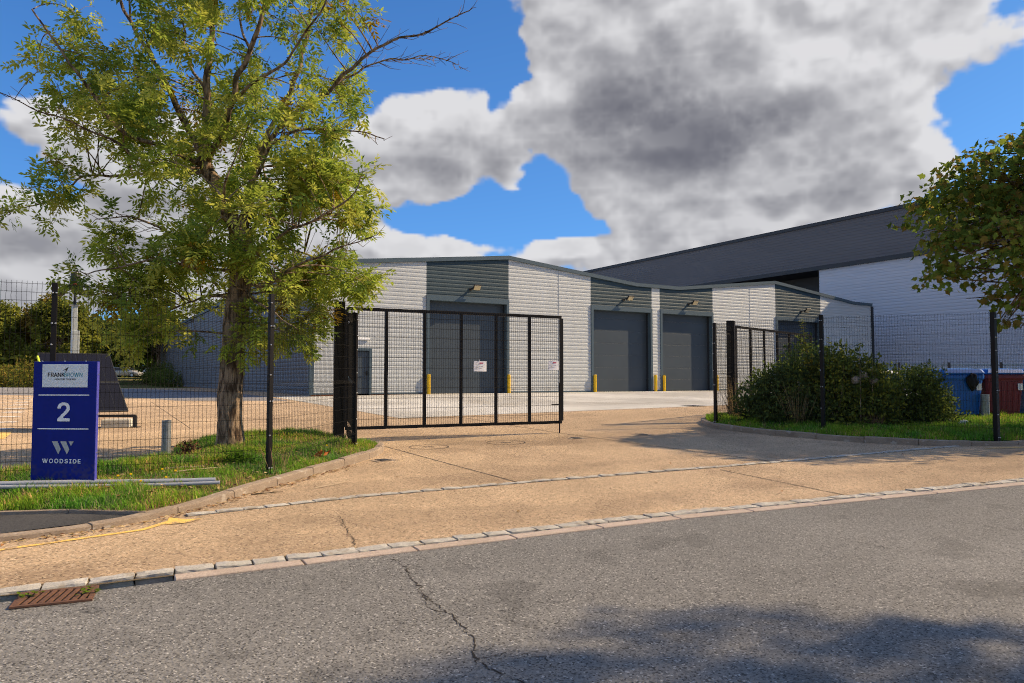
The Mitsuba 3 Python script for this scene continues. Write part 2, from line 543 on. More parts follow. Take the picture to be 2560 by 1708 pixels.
put('ground', sheet(sbox(-420, -40, 420, 700), -.05), 'm_soil', kind='structure')
tan_poly = Polygon(K + [(45, 60), (-75, 60), (-75, .2)])
put('driveway', sheet(tan_poly, 0), 'm_tan', kind='structure')
put('road', sheet(Polygon(shift(K, .315) + shift(K, 6.2)[::-1]), 0), 'm_asphalt', kind='structure')
DIRA = math.radians(30.5)
A, B, UP = V(math.cos(DIRA), math.sin(DIRA), 0), V(-math.sin(DIRA), math.cos(DIRA), 0), V(0, 0, 1)
CORNER = V(-9.157, 34.212, 0)                                      # left front corner of the smaller warehouse
P0 = V(-3.12, 20.94, 0)


def gp(o, s, t):
    q = o + s * A + t * B
    return (q[0], q[1])


apron_poly = Polygon([gp(P0, 0, 0), gp(P0, 40, 0), gp(P0, 40, 15.3), gp(P0, 0, 15.3)])
put('apron', sheet(apron_poly, .006), 'm_apron', kind='structure')
put('yard', sheet(Polygon([(-9.0, 30.4), (-13.6, 30.5), (-18, 34.4), (-24.2, 35.9), (-75, 36.2), (-75, 92), (-50.6, 74.2), (-29.4, 56.4), (-22.6, 50), (-11.2, 34.2)]), .004), 'm_grey_yard', kind='structure')
put('footway', sheet(Polygon([(-3.55, 7.47), (-3.95, 7.18), (-4.58, 6.66), (-7, 5.40), (-16, .8), (-16, 2.8), (-8.0, 6.36), (-5.07, 7.70), (-4.5, 7.75), (-3.7, 7.62)]), .040), 'm_foot', kind='structure')

# expansion joints and cracks in the concrete drive, cracks in the asphalt
JOINTS = [([(-2.53, 14.24), (.08, 9.76)], .022), ([(-3.4, 25.0), (1.04, 16.57), (4.13, 11.70)], .022), ([(3.01, 10.92), (3.88, 8.85)], .018), ([(-14.2, 29.6), (-7.5, 17.6)], .016), ([(-15, 24.0), (-4.0, 19.6)], .016)]
for pts, w in JOINTS:
    put('joint', ribbon(pts, w, .003), 'm_joint', 'driveway')


def jagged(pts, amp, step, seed):
    r = np.random.default_rng(seed)
    ls = LineString(pts)
    n = max(3, int(ls.length / step))
    out = []
    for i in range(n + 1):
        q = ls.interpolate(i / n, normalized=True)
        out.append((q.x + r.normal() * amp, q.y + r.normal() * amp))
    return out


def crack(parent, pts, w, seed, dz=.003):
    r = np.random.default_rng(seed)
    q = np.array(jagged(pts, .014, .028, seed))
    ww = w * (.15 + 1.3 * r.random(len(q)) ** 1.6)
    d = np.gradient(q, axis=0)
    nrm = np.column_stack([-d[:, 1], d[:, 0]])
    nrm /= np.linalg.norm(nrm, axis=1, keepdims=True)
    poly = Polygon(np.vstack([q + nrm * ww[:, None] / 2, (q - nrm * ww[:, None] / 2)[::-1]])).buffer(0)
    put('crack', sheet(poly, dz), 'm_crack', parent)


crack('driveway', [(-1.76, 7.7), (-1.62, 7.3), (-1.50, 6.95), (-1.33, 6.44)], .013, 3)
crack('road', [(-.95, 6.0), (-.79, 5.74), (-.62, 5.15), (-.37, 4.68), (-.22, 4.28), (-.19, 3.97), (.04, 3.70), (.5, 3.2)], .011, 5)
crack('road', [(-.19, 3.97), (.02, 4.10), (.16, 4.02), (.22, 3.86)], .006, 6)
crack('road', [(-.62, 5.15), (-.52, 4.8), (-.40, 4.72)], .008, 9)
crack('road', [(5.6, 6.3), (4.9, 6.75), (4.35, 7.35), (3.9, 7.7)], .010, 7)
crack('road', [(2.2, 7.0), (2.9, 6.7), (3.2, 6.2)], .008, 8)


# rows of granite setts: every stone its own piece, of six shapes
def sett_shape(seed, L=.245, W=.112, Hh=.09):
    m = trimesh.creation.box((L, W, Hh)).subdivide().subdivide()
    v = np.array(m.vertices)
    q = v / (np.array([L, W, Hh]) / 2)
    rr = np.maximum(np.abs(q[:, 0]), np.abs(q[:, 1]))
    v[:, 2] -= np.where(v[:, 2] > 0, .009 * np.clip(rr - .55, 0, 1) ** 2 / .2, 0)
    nz = np.stack([meshkit.noise(v * 22 + 31 * k, seed) - .5 for k in range(3)], 1)
    v += nz * np.array([.022, .016, .012])
    return mikit.ply(trimesh.Trimesh(v, m.faces, process=False), 'm_sett', smooth=False)


SETTS = [sett_shape(i) for i in range(6)]


def sett_row(key, line, top, r, lo=.225, hi=.31, wide=1.0):
    ls, at = LineString(line), 0.0
    tag(key, kind='structure')
    while at < ls.length - .15:
        L = r.uniform(lo, hi)
        a, b = ls.interpolate(at), ls.interpolate(at + L)
        d = (b.x - a.x, b.y - a.y)
        mid = ((a.x + b.x) / 2, (a.y + b.y) / 2)
        z = float(gz(mid[1])) + top - .045 + r.normal() * .003
        k = part_key(key, 'sett')
        scene[k] = {**SETTS[r.integers(6)], 'to_world': T().translate([mid[0], mid[1], z]).rotate([0, 0, 1], math.degrees(math.atan2(d[1], d[0])) + r.normal() * 1.6 + 180 * r.integers(2)).rotate([0, 1, 0], -1.2 + r.normal() * 1.0).scale([(L - .014) / .245, wide * r.uniform(.9, 1.06), 1])}
        at += L


r1 = np.random.default_rng(11)
put('bed', ribbon(shift(K, .075), .20, .003), 'm_dirt', 'sett_row')
sett_row('sett_row', [p for p in LineString(shift(K, .075)).segmentize(.5).coords if -9 < p[0] < 20], .026, r1, wide=1.36)
put('bed', ribbon(MID, .13, .004), 'm_dirt', 'sett_row_001')
sett_row('sett_row_001', MID, .020, r1)
tag('channel', kind='structure')
ch = LineString(shift([p for p in LineString(K).segmentize(.3).coords if -2.75 < p[0] < 20], .235))
n_ch = int(ch.length / .915)
for i in range(n_ch):
    a, b = ch.interpolate(i * .915 + .006), ch.interpolate((i + 1) * .915 - .006)
    za, zb = float(gz(a.y)), float(gz(b.y))
    put('block', bar((a.x, a.y, za - .035), (b.x, b.y, zb - .035), .15, .09, bevel=.006), 'm_chan', 'channel')


# kerbs: curved rows of kerb stones
def kerb(key, pts, length, width, gap=.012):
    tag(key, kind='structure')
    xy = np.array([p[:2] for p in pts])
    ls = LineString(xy)
    dist = np.concatenate([[0], np.cumsum(np.linalg.norm(np.diff(xy, axis=0), axis=1))])
    hs = [p[2] for p in pts]
    n = int(round(ls.length / length))
    L = ls.length / n
    r = np.random.default_rng(len(pts))
    for i in range(n):
        q = np.linspace(i * L + gap / 2, (i + 1) * L - gap / 2, 7)
        c = np.array([(ls.interpolate(x).x, ls.interpolate(x).y) for x in q])
        d = np.gradient(c, axis=0)
        nn = np.column_stack([d[:, 1], -d[:, 0]])
        nn /= np.linalg.norm(nn, axis=1, keepdims=True)
        h = np.interp(q, dist, hs) + r.normal() * .004
        prof = np.array([(0, -.06), (0, .78), (.12, .97), (.3, 1.0), (1, 1.0), (1, -.06)])   # (across from the road face, height)
        vs = []
        for k in range(7):
            for a, hh in prof:
                p = c[k] - nn[k] * a * width
                wob = .006 * (meshkit.noise(np.array([p[0] * 9, p[1] * 9, hh * 3.0])) - .5)
                vs.append((p[0] + wob, p[1] + wob, float(gz(c[k][1])) + (hh * h[k] if hh > 0 else -.06) + wob))
        m = len(prof)
        fs = []
        for k in range(6):
            for j in range(m):
                a, b = k * m + j, k * m + (j + 1) % m
                fs += [(a, b, b + m), (a, b + m, a + m)]
        for k in (0, 6):
            for j in range(1, m - 1):
                fs.append((k * m, k * m + j, k * m + j + 1))
        put('kerb_stone', trimesh.Trimesh(vs, fs, process=False), 'm_kerb', key, smooth=40)


def smooth_line(pts, step=.25):
    from scipy.interpolate import PchipInterpolator
    p = np.array(pts, float)
    t = np.concatenate([[0], np.cumsum(np.linalg.norm(np.diff(p[:, :2], axis=0), axis=1))])
    q = np.linspace(0, t[-1], int(t[-1] / step) + 2)
    return np.column_stack([PchipInterpolator(t, p[:, k])(q) for k in range(p.shape[1])])


LK = smooth_line([(-15.0, 1.15, .055), (-7.0, 5.22, .055), (-4.43, 6.55, .055), (-3.77, 7.12, .055), (-3.36, 7.95, .075), (-3.08, 9.0, .10), (-2.72, 10.4, .11), (-2.38, 11.7, .115), (-2.22, 12.7, .115), (-2.28, 13.5, .11), (-2.62, 14.05, .09), (-3.1, 14.5, .05)])
kerb('kerb', LK, .915, .125)
RK = smooth_line([(6.6, 21.6, .06), (5.55, 20.7, .10), (4.86, 19.4, .11), (4.72, 18.2, .115), (4.98, 17.1, .115), (5.86, 15.55, .115), (7.01, 14.42, .115), (8.1, 13.95, .10), (9.2, 14.0, .09), (11.0, 14.85, .09), (22, 20.1, .09)])
kerb('kerb_001', RK, .915, .125)


# verges: grassed banks behind the kerbs
def kerb_inner(line, w, side):
    p = np.array(line)[:, :2]
    d = np.gradient(p, axis=0)
    n = np.column_stack([-d[:, 1], d[:, 0]])
    n /= np.linalg.norm(n, axis=1, keepdims=True)
    return p + n * w * side


LKI = kerb_inner(LK, .118, 1)
LBACK = [(-3.4, 15.35), (-4.2, 15.5), (-5.2, 15.35), (-6.05, 14.8), (-6.1, 13.7), (-5.55, 12.3), (-5.25, 11.75), (-5.8, 11.1), (-6.9, 10.2), (-10, 8.6), (-14, 6.6)]
FRONT = [(-16, 2.75), (-8.0, 6.25), (-5.07, 7.58), (-4.5, 7.62), (-3.62, 7.5)]
lv = Polygon([tuple(p) for p in LKI if p[1] > 7.55] + LBACK + FRONT).buffer(0)
RKI = kerb_inner(RK, .118, 1)
RBACK = [(22, 25.5), (15.5, 23.0), (13.2, 21.6), (10.6, 21.4), (9.2, 21.6), (7.6, 21.2), (6.75, 21.7)]
rv = Polygon([tuple(p) for p in RKI] + RBACK).buffer(0)
L_BACK, R_BACK = LineString(LBACK), LineString(RBACK)


def bank(xy, poly, back, rim, hump):
    p = shapely.points(xy)
    db, de = shapely.distance(p, back), shapely.distance(p, poly.exterior)
    s = lambda a, b, x: np.clip((x - a) / (b - a), 0, 1) ** 2 * (3 - 2 * np.clip((x - a) / (b - a), 0, 1))
    q = np.column_stack([xy, np.zeros(len(xy))])
    return gz(xy[:, 1]) + .015 + rim * s(0, .6, db) + hump * s(.05, .9, de) + .03 * (meshkit.fbm(q * 1.7, 3, 5) - .5) * s(0, .4, de)


def bank_mesh(poly, back, rim, hump, cell=.22):
    x0, y0, x1, y1 = poly.bounds
    xs, ys = np.arange(x0, x1 + cell, cell), np.arange(y0, y1 + cell, cell)
    cells = shapely.box(*[a.ravel() for a in (np.meshgrid(xs[:-1], ys[:-1])[0], np.meshgrid(xs[:-1], ys[:-1])[1], np.meshgrid(xs[1:], ys[:-1])[0], np.meshgrid(xs[:-1], ys[1:])[1])])
    parts = shapely.intersection(cells, poly)
    vs, fs, n = [], [], 0
    for g in parts:
        if g.is_empty:
            continue
        v, f = tri2d(g)
        if len(v):
            vs.append(v)
            fs.append(f + n)
            n += len(v)
    v, f = np.vstack(vs), np.vstack(fs)
    m = trimesh.Trimesh(np.column_stack([v, bank(v, poly, back, rim, hump)]), f, process=False)
    fl = m.face_normals[:, 2] < 0
    ff = np.array(m.faces)
    ff[fl] = ff[fl][:, ::-1]
    return trimesh.Trimesh(m.vertices, ff, process=False)


LV, RV = (lv, L_BACK, .055, .085), (rv, R_BACK, .075, .05)
put('verge', bank_mesh(*LV), 'm_soil', kind='structure')
put('verge_001', bank_mesh(*RV), 'm_soil', kind='structure')


def lz(x, y, b=None):
    return float(bank(np.array([[x, y]], float), *(b or LV))[0])


# thin concrete edging between the footway and the grass
tag('edging', kind='structure')
ED = LineString([(-16, 2.70), (-8.0, 6.22), (-5.07, 7.575), (-4.5, 7.63), (-3.62, 7.52)])
for i in range(16):
    a, b = ED.interpolate(i / 16 * ED.length + .005), ED.interpolate((i + 1) / 16 * ED.length - .005)
    put('edging_stone', bar((a.x, a.y, float(gz(a.y)) + .02), (b.x, b.y, float(gz(b.y)) + .02), .05, .11, bevel=.006), 'm_kerb', 'edging')

# painted marks
put('bay_marking', cat([ribbon([(a, b), (a - 5.0, b - 1.0)], .14, .005) for a, b in [np.array([-11.5, 17.3]) * (1 - t) + np.array([-21.2, 33.3]) * t for t in np.linspace(.02, 1, 9)]] +
    [ribbon([(a, b), (a - .55, b - .08)], .34, .007) for a, b in [np.array([-11.5, 17.3]) * (1 - t) + np.array([-21.2, 33.3]) * t for t in np.linspace(.02, 1, 9)]]), 'm_paint_w', kind='structure')
put('bay_marking', cat([sheet(Polygon([(-11.2, 16.9), (-10.3, 15.3), (-10.5, 15.25), (-11.9, 16.8)]), .005)]), 'm_paint_y', kind='structure')
put('line_marking', cat([ribbon([(-7.2, 4.72), (-4.22, 6.28), (-3.42, 7.02), (-3.33, 7.40)], .065, .005), sheet(Polygon([(-3.42, 7.56), (-3.3, 7.22), (-3.12, 7.32), (-3.06, 7.50), (-3.22, 7.47)]), .007)]), 'm_paint_y', kind='structure')
put('line_marking', ribbon([(8.55, 13.62), (9.4, 13.72), (12.0, 14.95), (20, 18.7)], .07, .005), 'm_paint_y', kind='structure')

# ------------------------------------------------------------------ the smaller warehouse
FLOOR = .81


def W(s, t, z):
    s, t, z = np.broadcast_arrays(np.asarray(s, float), np.asarray(t, float), np.asarray(z, float))
    return CORNER + s[..., None] * A + t[..., None] * B + z[..., None] * UP


def clad(poly, mapping, pitch=.2, depth=.0185, z0=0.0):
    x0, a, x1, b = poly.bounds
    cuts = [0, .50, .80, .84, 1.0]                                   # flat face, slope back, groove, short step out again
    outs = [1, 1, 0, 0, 1]
    vs, fs, n = [], [], 0
    for k in range(int((a - z0) / pitch) - 1, int((b - z0) / pitch) + 2):
        for j in range(4):
            lo, hi = z0 + (k + cuts[j]) * pitch, z0 + (k + cuts[j + 1]) * pitch
            if hi < a or lo > b:
                continue
            g = poly.intersection(sbox(x0 - 1, lo, x1 + 1, hi))
            v, f = tri2d(g)
            if not len(v):
                continue
            o = depth * (outs[j] + (outs[j + 1] - outs[j]) * (v[:, 1] - lo) / (hi - lo))
            vs.append(mapping(v[:, 0], v[:, 1], o))
            fs.append(f + n)
            n += len(v)
    return trimesh.Trimesh(np.vstack(vs), np.vstack(fs), process=False)


ROOF = [(0, 7.2), (1.83, 7.18), (10.4, 8.05), (19.0, 7.17), (22.4, 7.15), (31.0, 8.08), (39.35, 7.12), (41.45, 7.10)]
rs, rz = np.array([p[0] for p in ROOF]), np.array([p[1] for p in ROOF])
rtop = lambda s: float(np.interp(s, rs, rz))


def region(s0, s1, zb):
    mid = [(s, rtop(s) - .08) for s in rs if s0 < s < s1]
    return Polygon([(s0, zb), (s1, zb), (s1, rtop(s1) - .08)] + mid[::-1] + [(s0, rtop(s0) - .08)])


wh = thing('warehouse', 'single-storey pale grey ribbed-metal unit with four dark roller doors and a shallow double-gabled roof', 'building')
front = lambda s, z, o: W(s, -o, z)
HEAD, LINT = 5.46, 5.72
DOORS = [(5.68, 10.41), (15.78, 20.27), (20.90, 25.27), (31.05, 35.66)]
LIGHT = [(0.0, 5.68), (10.41, 15.78), (20.27, 20.90), (25.27, 31.05), (35.66, 41.45)]
PD = (1.62, 2.86)
for a, b in LIGHT:
    g = region(a, b, FLOOR + .06)
    if a == 0:
        g = g.difference(sbox(PD[0], 0, PD[1], 2.95))
    put('wall_panel', clad(g, front), 'm_clad_light', wh)
for a, b in DOORS:
    put('wall_panel', clad(region(a, b, LINT), front), 'm_clad_dark', wh, label='dark grey panel over a roller door')
for s in (13.6, 28.6):
    put('cover_strip', bar(W(s, -.0185, FLOOR + .06), W(s, -.0185, rtop(s) - .2), .006, .03), 'm_clad_light', wh, label='vertical joint cover strip')
# side wall to the left, of a darker grey cladding
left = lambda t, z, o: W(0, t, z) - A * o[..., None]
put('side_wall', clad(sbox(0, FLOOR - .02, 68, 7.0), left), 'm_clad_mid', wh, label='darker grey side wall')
put('side_wall', clad(sbox(0, FLOOR - .02, 68, 6.95), lambda t, z, o: W(41.45, t, z) + A * o[..., None], .4), 'm_clad_light', wh)
put('back_wall', cat([trimesh.Trimesh(W([0, 41.45, 41.45, 0], 68.0, [0, 0, 7, 7]), [[0, 1, 2], [0, 2, 3]], process=False)]), 'm_clad_light', wh)
rv_, rf_ = [], []
for s, z in ROOF:
    rv_ += [W(s, .02, z - .1), W(s, 68, z - .1)]
for i in range(len(ROOF) - 1):
    rf_ += [(2 * i, 2 * i + 2, 2 * i + 3), (2 * i, 2 * i + 3, 2 * i + 1)]
put('roof', trimesh.Trimesh(np.array(rv_), rf_, process=False), 'm_clad_light', wh)
for i in range(len(ROOF) - 1):
    (s0, z0), (s1, z1) = ROOF[i], ROOF[i + 1]
    put('verge_trim', bar(W(s0, -.03, z0 - .1), W(s1, -.03, z1 - .1), .16, .2, ext=.003 * (i % 2)), 'm_trim', wh)
put('verge_trim', bar(W(-.03, .06, 7.1), W(-.03, 68, 7.0), .16, .2), 'm_trim', wh)
put('corner_trim', box(W(-.01, -.01, (FLOOR + 6.98) / 2), (.20, .20, 6.98 - FLOOR), frame(A)), 'm_trim', wh)
put('corner_trim', box(W(41.46, -.01, (FLOOR + 6.88) / 2), (.20, .20, 6.88 - FLOOR), frame(A)), 'm_trim_dark', wh)
put('plinth', cat([box(W(s0 + (s1 - s0) / 2, .06, FLOOR - .07), (s1 - s0, .12, .28), frame(A)) for s0, s1 in [(0, PD[0]), (PD[1], 5.68)]] + [box(W(.06, 34, FLOOR - .12), (68, .12, .36), frame(B))]), 'm_brick', wh, label='low red brick base course')
for a, b in [(0, PD[0]), (PD[1], 5.68)] + LIGHT[1:]:
    put('base_flashing', box(W((a + b) / 2, -.02, FLOOR + .04), (b - a - .02, .06, .07), frame(A)), 'm_trim', wh)

REC = .356
for i, (a, b) in enumerate(DOORS):
    ja, jb = a + .16, b - .14
    put('door_frame', cat([box(W(a + .08, .14, (FLOOR + LINT) / 2 - .13), (.16, .44, LINT - FLOOR - .26), frame(A)), box(W(b - .07, .14, (FLOOR + LINT) / 2 - .13), (.14, .44, LINT - FLOOR - .26), frame(A)),
                           box(W((a + b) / 2, .13, (HEAD + LINT) / 2), (b - a, .42, LINT - HEAD), frame(A))]), 'm_trim', wh)
    d = part_key(wh, 'roller_door')
    n, h = 7, (HEAD + .1 - FLOOR) / 6.78
    for k in range(n):
        z0, z1 = FLOOR + .01 + k * h, min(FLOOR + (k + 1) * h - .012, HEAD + .02)
        put('door_section', box(W((ja + jb) / 2, REC + .03, (z0 + z1) / 2), (jb - ja + .04, .06, z1 - z0), frame(A), .004), 'm_door', d)
    put('door_seam', cat([box(W((ja + jb) / 2, REC + .012, FLOOR + k * h), (jb - ja,   .006, .016), frame(A)) for k in range(1, n)]), 'm_seam', d)
    put('side_lining', box(W(jb + .01, REC / 2 + .18, (FLOOR + HEAD) / 2), (.03, REC, HEAD - FLOOR), frame(A)), 'm_trim_dark', wh)
    put('backing', box(W((a + b) / 2, 1.1, 3.0), (b - a, 1.3, 4.8), frame(A)), 'm_trim_dark', d)

# personnel door with its frame, handle and canopy light
pdr = part_key(wh, 'side_door')
put('leaf', box(W((PD[0] + PD[1]) / 2, .05, FLOOR + 1.03), (PD[1] - PD[0] - .24, .05, 2.0), frame(A)), 'm_door', pdr)
put('frame', cat([box(W(PD[0] + .06, .0, FLOOR + 1.05), (.12, .16, 2.1), frame(A)), box(W(PD[1] - .06, .0, FLOOR + 1.05), (.12, .16, 2.1), frame(A)), box(W(sum(PD) / 2, .0, FLOOR + 2.12), (PD[1] - PD[0], .17, .12), frame(A))]), 'm_trim', pdr)
put('handle', cat([box(W(PD[1] - .22, -.02, FLOOR + 1.0), (.05, .02, .2), frame(A)), bar(W(PD[1] - .22, -.06, FLOOR + 1.03), W(PD[1] - .36, -.06, FLOOR + 1.03), .02, .02)]), 'm_black', pdr)
wl = thing('wall_light', 'white bulkhead light strip above the small side door', 'light')
put('wall_light_body', box(W(2.45, -.07, FLOOR + 2.62), (.62, .08, .10), frame(A), .02), 'm_white', wl)

WORD = ['leftmost roller door', 'second roller door from the left', 'third roller door from the left', 'rightmost roller door behind the bushes']
for i, s in enumerate((8.19, 18.19, 23.27, 33.66)):
    f = thing('floodlight', f'small black floodlight on the dark cladding above the {WORD[i]}', 'floodlight', 'floodlights over the roller doors')
    o = W(s + .12, -.42, 6.20)
    nn = unit(-B * .86 + UP * .10 + A * .5)
    xx = unit(np.cross(UP, nn))
    R = np.stack([xx, nn, np.cross(xx, nn)], 1)
    nrm = unit(-B * .62 - UP * .55 + A * .0)
    xx = A
    R = np.stack([xx, unit(np.cross(-nrm, xx)), -nrm], 1)
    put('housing', box(o, (.42, .34, .09), R, .015), 'm_plastic', f)
    put('lens', box(o + nrm * .047, (.36, .27, .012), R), 'm_lens', f)
    put('bracket', cat([bar(o - nrm * .05 - A * .1, W(s - .05, -.03, 6.13), .05, .05), bar(o - nrm * .05 + A * .1, W(s - .05, -.03, 6.13), .04, .04), box(W(s - .05, -.045, 6.13), (.14, .04, .14), frame(A))]), 'm_plastic', f)

BWORD = ['on the left of the leftmost roller door, seen through the gate', 'on the right of the leftmost roller door, behind the gate', 'on the left of the second roller door', 'in front of the narrow pale strip, left one of the close pair', 'in front of the third roller door, right one of the close pair', 'half hidden behind the right fence post']
bol = trimesh.creation.revolve([(0, 0), (.088, 0), (.088, .97), (.075, .992), (0, 1.0)], sections=18)
bol_ply = mikit.ply(bol, 'm_yellow', smooth=40)
for i, s in enumerate((5.78, 10.36, 15.97, 20.42, 21.10, 25.45)):
    q = W(s, -.13, FLOOR - .035)
    k = thing('bollard', f'yellow steel bollard {BWORD[i]}', 'bollard', 'yellow bollards beside the roller doors')
    scene[k] = {**bol_ply, 'to_world': T().translate(q.tolist())}

# ------------------------------------------------------------------ the big warehouse to the right
SB, TOP, BAND = 47.4, 15.25, 11.3
bw = thing('warehouse', 'very tall warehouse at right with a dark upper band over pale lavender-grey ribbed cladding', 'building')
bmap = lambda off: (lambda t, z, o: W(SB + off, t, z) - A * o[..., None])
put('upper_band', clad(sbox(-34, BAND, 70, TOP), bmap(0), .25, .022), 'm_clad_band', bw, label='dark grey upper cladding band')
put('wall_panel', clad(sbox(-34, .4, 9.0, BAND), bmap(.12), .25, .022), 'm_clad_pale', bw, label='pale lower cladding')
put('shade_toned_recess', cat([box(W(SB + 4.0, 39.5, 6.0), (.1, 61, 12), frame(A)), box(W(SB + 2.2, 9.06, 6.0), (4.0, .1, 11), frame(A)), box(W(SB + 2.0, 39.5, BAND - .05), (4, 61, .1), frame(A))]), 'm_trim_dark', bw, label='recess under the upper band, shade put into its dark colour')  # walls and soffit coloured dark to stand for shade beneath the band
put('coping', bar(W(SB - .03, -34, TOP), W(SB - .03, 70, TOP), .25, .30), 'm_trim_dark', bw)
put('drip_flashing', bar(W(SB - .02, -34, BAND + .02), W(SB - .02, 70, BAND + .02), .2, .36), 'm_trim_dark', bw)
put('roof', trimesh.Trimesh(W([SB, SB + 60, SB + 60, SB], [-34, -34, 70, 70], TOP - .1), [[0, 1, 2], [0, 2, 3]], process=False), 'm_clad_dark', bw)
for t in (-34.0, 70.0):
    put('end_wall', trimesh.Trimesh(W([SB, SB + 60, SB + 60, SB], t, [0, 0, TOP, TOP]), [[0, 1, 2], [0, 2, 3]], process=False), 'm_clad_pale', bw)
# ------------------------------------------------------------------ mesh fences
FOLD = [(0, 0), (.20, 0), (.25, .04), (.30, 0), (1.08, 0), (1.13, .04), (1.18, 0), (2.16, 0), (2.21, .04), (2.26, 0), (2.39, 0)]
HBARS = [.02, .20, .30, .50, .70, .90, 1.08, 1.18, 1.38, 1.58, 1.78, 1.98, 2.16, 2.26, 2.36]


def wire_panel(p, q, zb, zt_off=0.0, r=.0023, pitch=.05):
    """A folded wire-mesh panel between two posts; zb: height of its lower edge at each end."""
    p, q = np.asarray(p, float), np.asarray(q, float)
    L = np.linalg.norm(q - p)
    d = (q - p) / L
    n = np.array([d[1], -d[0]])
    ms = []
    for i in range(1, int(L / pitch) + 1):
        u = i * pitch
        if u > L - .02:
            break
        xy = p + d * u
        z0 = zb[0] + (zb[1] - zb[0]) * u / L
        ms.append(tube([(*(xy + n * o), z0 + h) for h, o in FOLD], r, 4, False))
    for h in HBARS:
        o = float(np.interp(h, [f[0] for f in FOLD], [f[1] for f in FOLD]))
        ms.append(tube([(*(p + n * (o + .004)), zb[0] + h), (*(q + n * (o + .004)), zb[1] + h)], r, 4, False))
    return cat(ms)


def fence(label, posts, widths, panels):
    f = thing('mesh_fence', label, 'fence')
    for (x, y, zb, zt, a), w in zip(posts, widths):
        k = put('post', box((x, y, (zb + zt) / 2), (w, w, zt - zb), rotz(a), .004), 'm_black', f)
        for h in (.12, .55, 1.0, 1.35, 1.75, 2.0, zt - zb - .12):
            for sgn in (-1, 1):
                u = np.array([math.cos(a), math.sin(a)])
                nn = np.array([math.sin(a), -math.cos(a)])
                c = np.array([x, y]) + u * sgn * w * .30 + nn * (w / 2 + .006)
                if sgn == 1 and int(h * 100) % 2:
                    continue
                m = trimesh.creation.icosphere(1, .012)
                m.vertices = np.array(m.vertices) * [1, 1, 1] + [c[0], c[1], zb + h]
                put('bolt', m, 'm_steel', k)
    for p, q, zb in panels:
        put('wire_panel', wire_panel(p, q, zb), 'm_wire', f, kind='stuff')
    return f


a1, a2 = math.atan2(1.18, 2.18), math.atan2(3.1, .48)
FA, FB, FC, FG = (-5.40, 8.82), (-3.22, 10.0), (-2.74, 13.1), (-3.24, 14.75)
FA2 = (-7.58, 7.64)
fence('black wire mesh fence on three slim posts round the ash tree, left of the gates',
      [(*FA2, .15, 2.68, a1), (*FA, .20, 2.68, a1), (*FB, .25, 2.68, a1 + .4), (*FC, .30, 2.70, a2)], [.06, .06, .06, .075],
      [(FA2, FA, (.30, .30)), (FA, FB, (.30, .31)), (FB, FC, (.31, .34)), (FC, FG, (.33, .45))])
G1, G2, G3, G4 = (4.87, 18.0), (6.55, 15.85), (9.07, 14.1), (11.7, 15.4)
GP = (5.78, 19.55)
a3, a4, a5 = math.atan2(-2.15, 1.68), math.atan2(-1.75, 2.52), math.atan2(1.3, 2.63)
fence('black wire mesh fence curving round the bushes and bins, right of the gates',
      [(*G1, .40, 2.89, a3), (*G2, .38, 2.90, a3 + .1), (*G3, .33, 2.80, a5), (*G4, .35, 2.84, a5)], [.07, .07, .085, .07],
      [(GP, G1, (.52, .50)), (G1, G2, (.50, .47)), (G2, G3, (.47, .42)), (G3, G4, (.42, .44))])

# gates
def gate(label, p, q, zb, zt, bays, bolt=None):
    g = thing('swing_gate', label, 'gate')
    p, q = V(*p, 0), V(*q, 0)
    d = unit(q - p)
    put('top_rail', bar(p + UP * (zt - .03), q + UP * (zt - .03), .05, .06), 'm_black', g)
    put('bottom_rail', bar(p + UP * (zb + .03), q + UP * (zb + .03), .05, .06), 'm_black', g)
    for i in range(bays + 1):
        c = p + (q - p) * i / bays
        w = .06 if 0 < i < bays else .075
        put('stile', bar(c + UP * (zb + .062), c + UP * (zt - .062), w, .05, up=(d[1], -d[0], .001)), 'm_black', g)
    ms, L = [], np.linalg.norm(q - p)
    n = V(d[1], -d[0], 0) * .032
    for i in range(1, int(L / .05)):
        c = p + d * .05 * i + n
        ms.append(tube([c + UP * (zb + .01), c + UP * (zt - .005)], .0031, 4, False))
    hh = np.arange(zb + .2, zt - .08, .2)
    for h in hh:
        ms.append(tube([p + n * 1.25 + UP * h, q + n * 1.25 + UP * h], .0038, 4, False))
    put('wire_panel', cat(ms), 'm_wire', g, kind='stuff')
    if bolt:
        c = p + (q - p) * .985 + n * 1.3
        put('drop_bolt', cat([tube([c + UP * (gz(c[1]) + .005), c + UP * (zb + .9)], .013, 8), bar(c + UP * (zb + .42), c + UP * (zb + .42) - d * .2, .02, .02)]), 'm_black', g)
    return g, d, n


GL0, GL1 = (-3.20, 14.46), (1.09, 16.60)
gl, gd, gn = gate('closed left gate leaf with white notices, black frame of six meshed bays', GL0, GL1, .565, 2.94, 6, True)
GR0, GR1 = (5.90, 19.75), (9.55, 23.9)
gate('right gate leaf swung open inwards behind the bushes', GR0, GR1, .62, 2.95, 6)
for lab, (x, y), zt, zb, a in (('thick black square gate post beside the ash tree', (-3.37, 14.62), 3.04, .2, .30), ('thick black square gate post beside the bushes', (5.70, 19.50), 3.04, .3, -.45)):
    g = thing('gate_post', lab, 'post')
    put('shaft', box((x, y, (zb + zt) / 2), (.2, .2, zt - zb), rotz(a), .006), 'm_black', g)
    put('cap', box((x, y, zt + .006), (.205, .205, .012), rotz(a), .003), 'm_black', g)


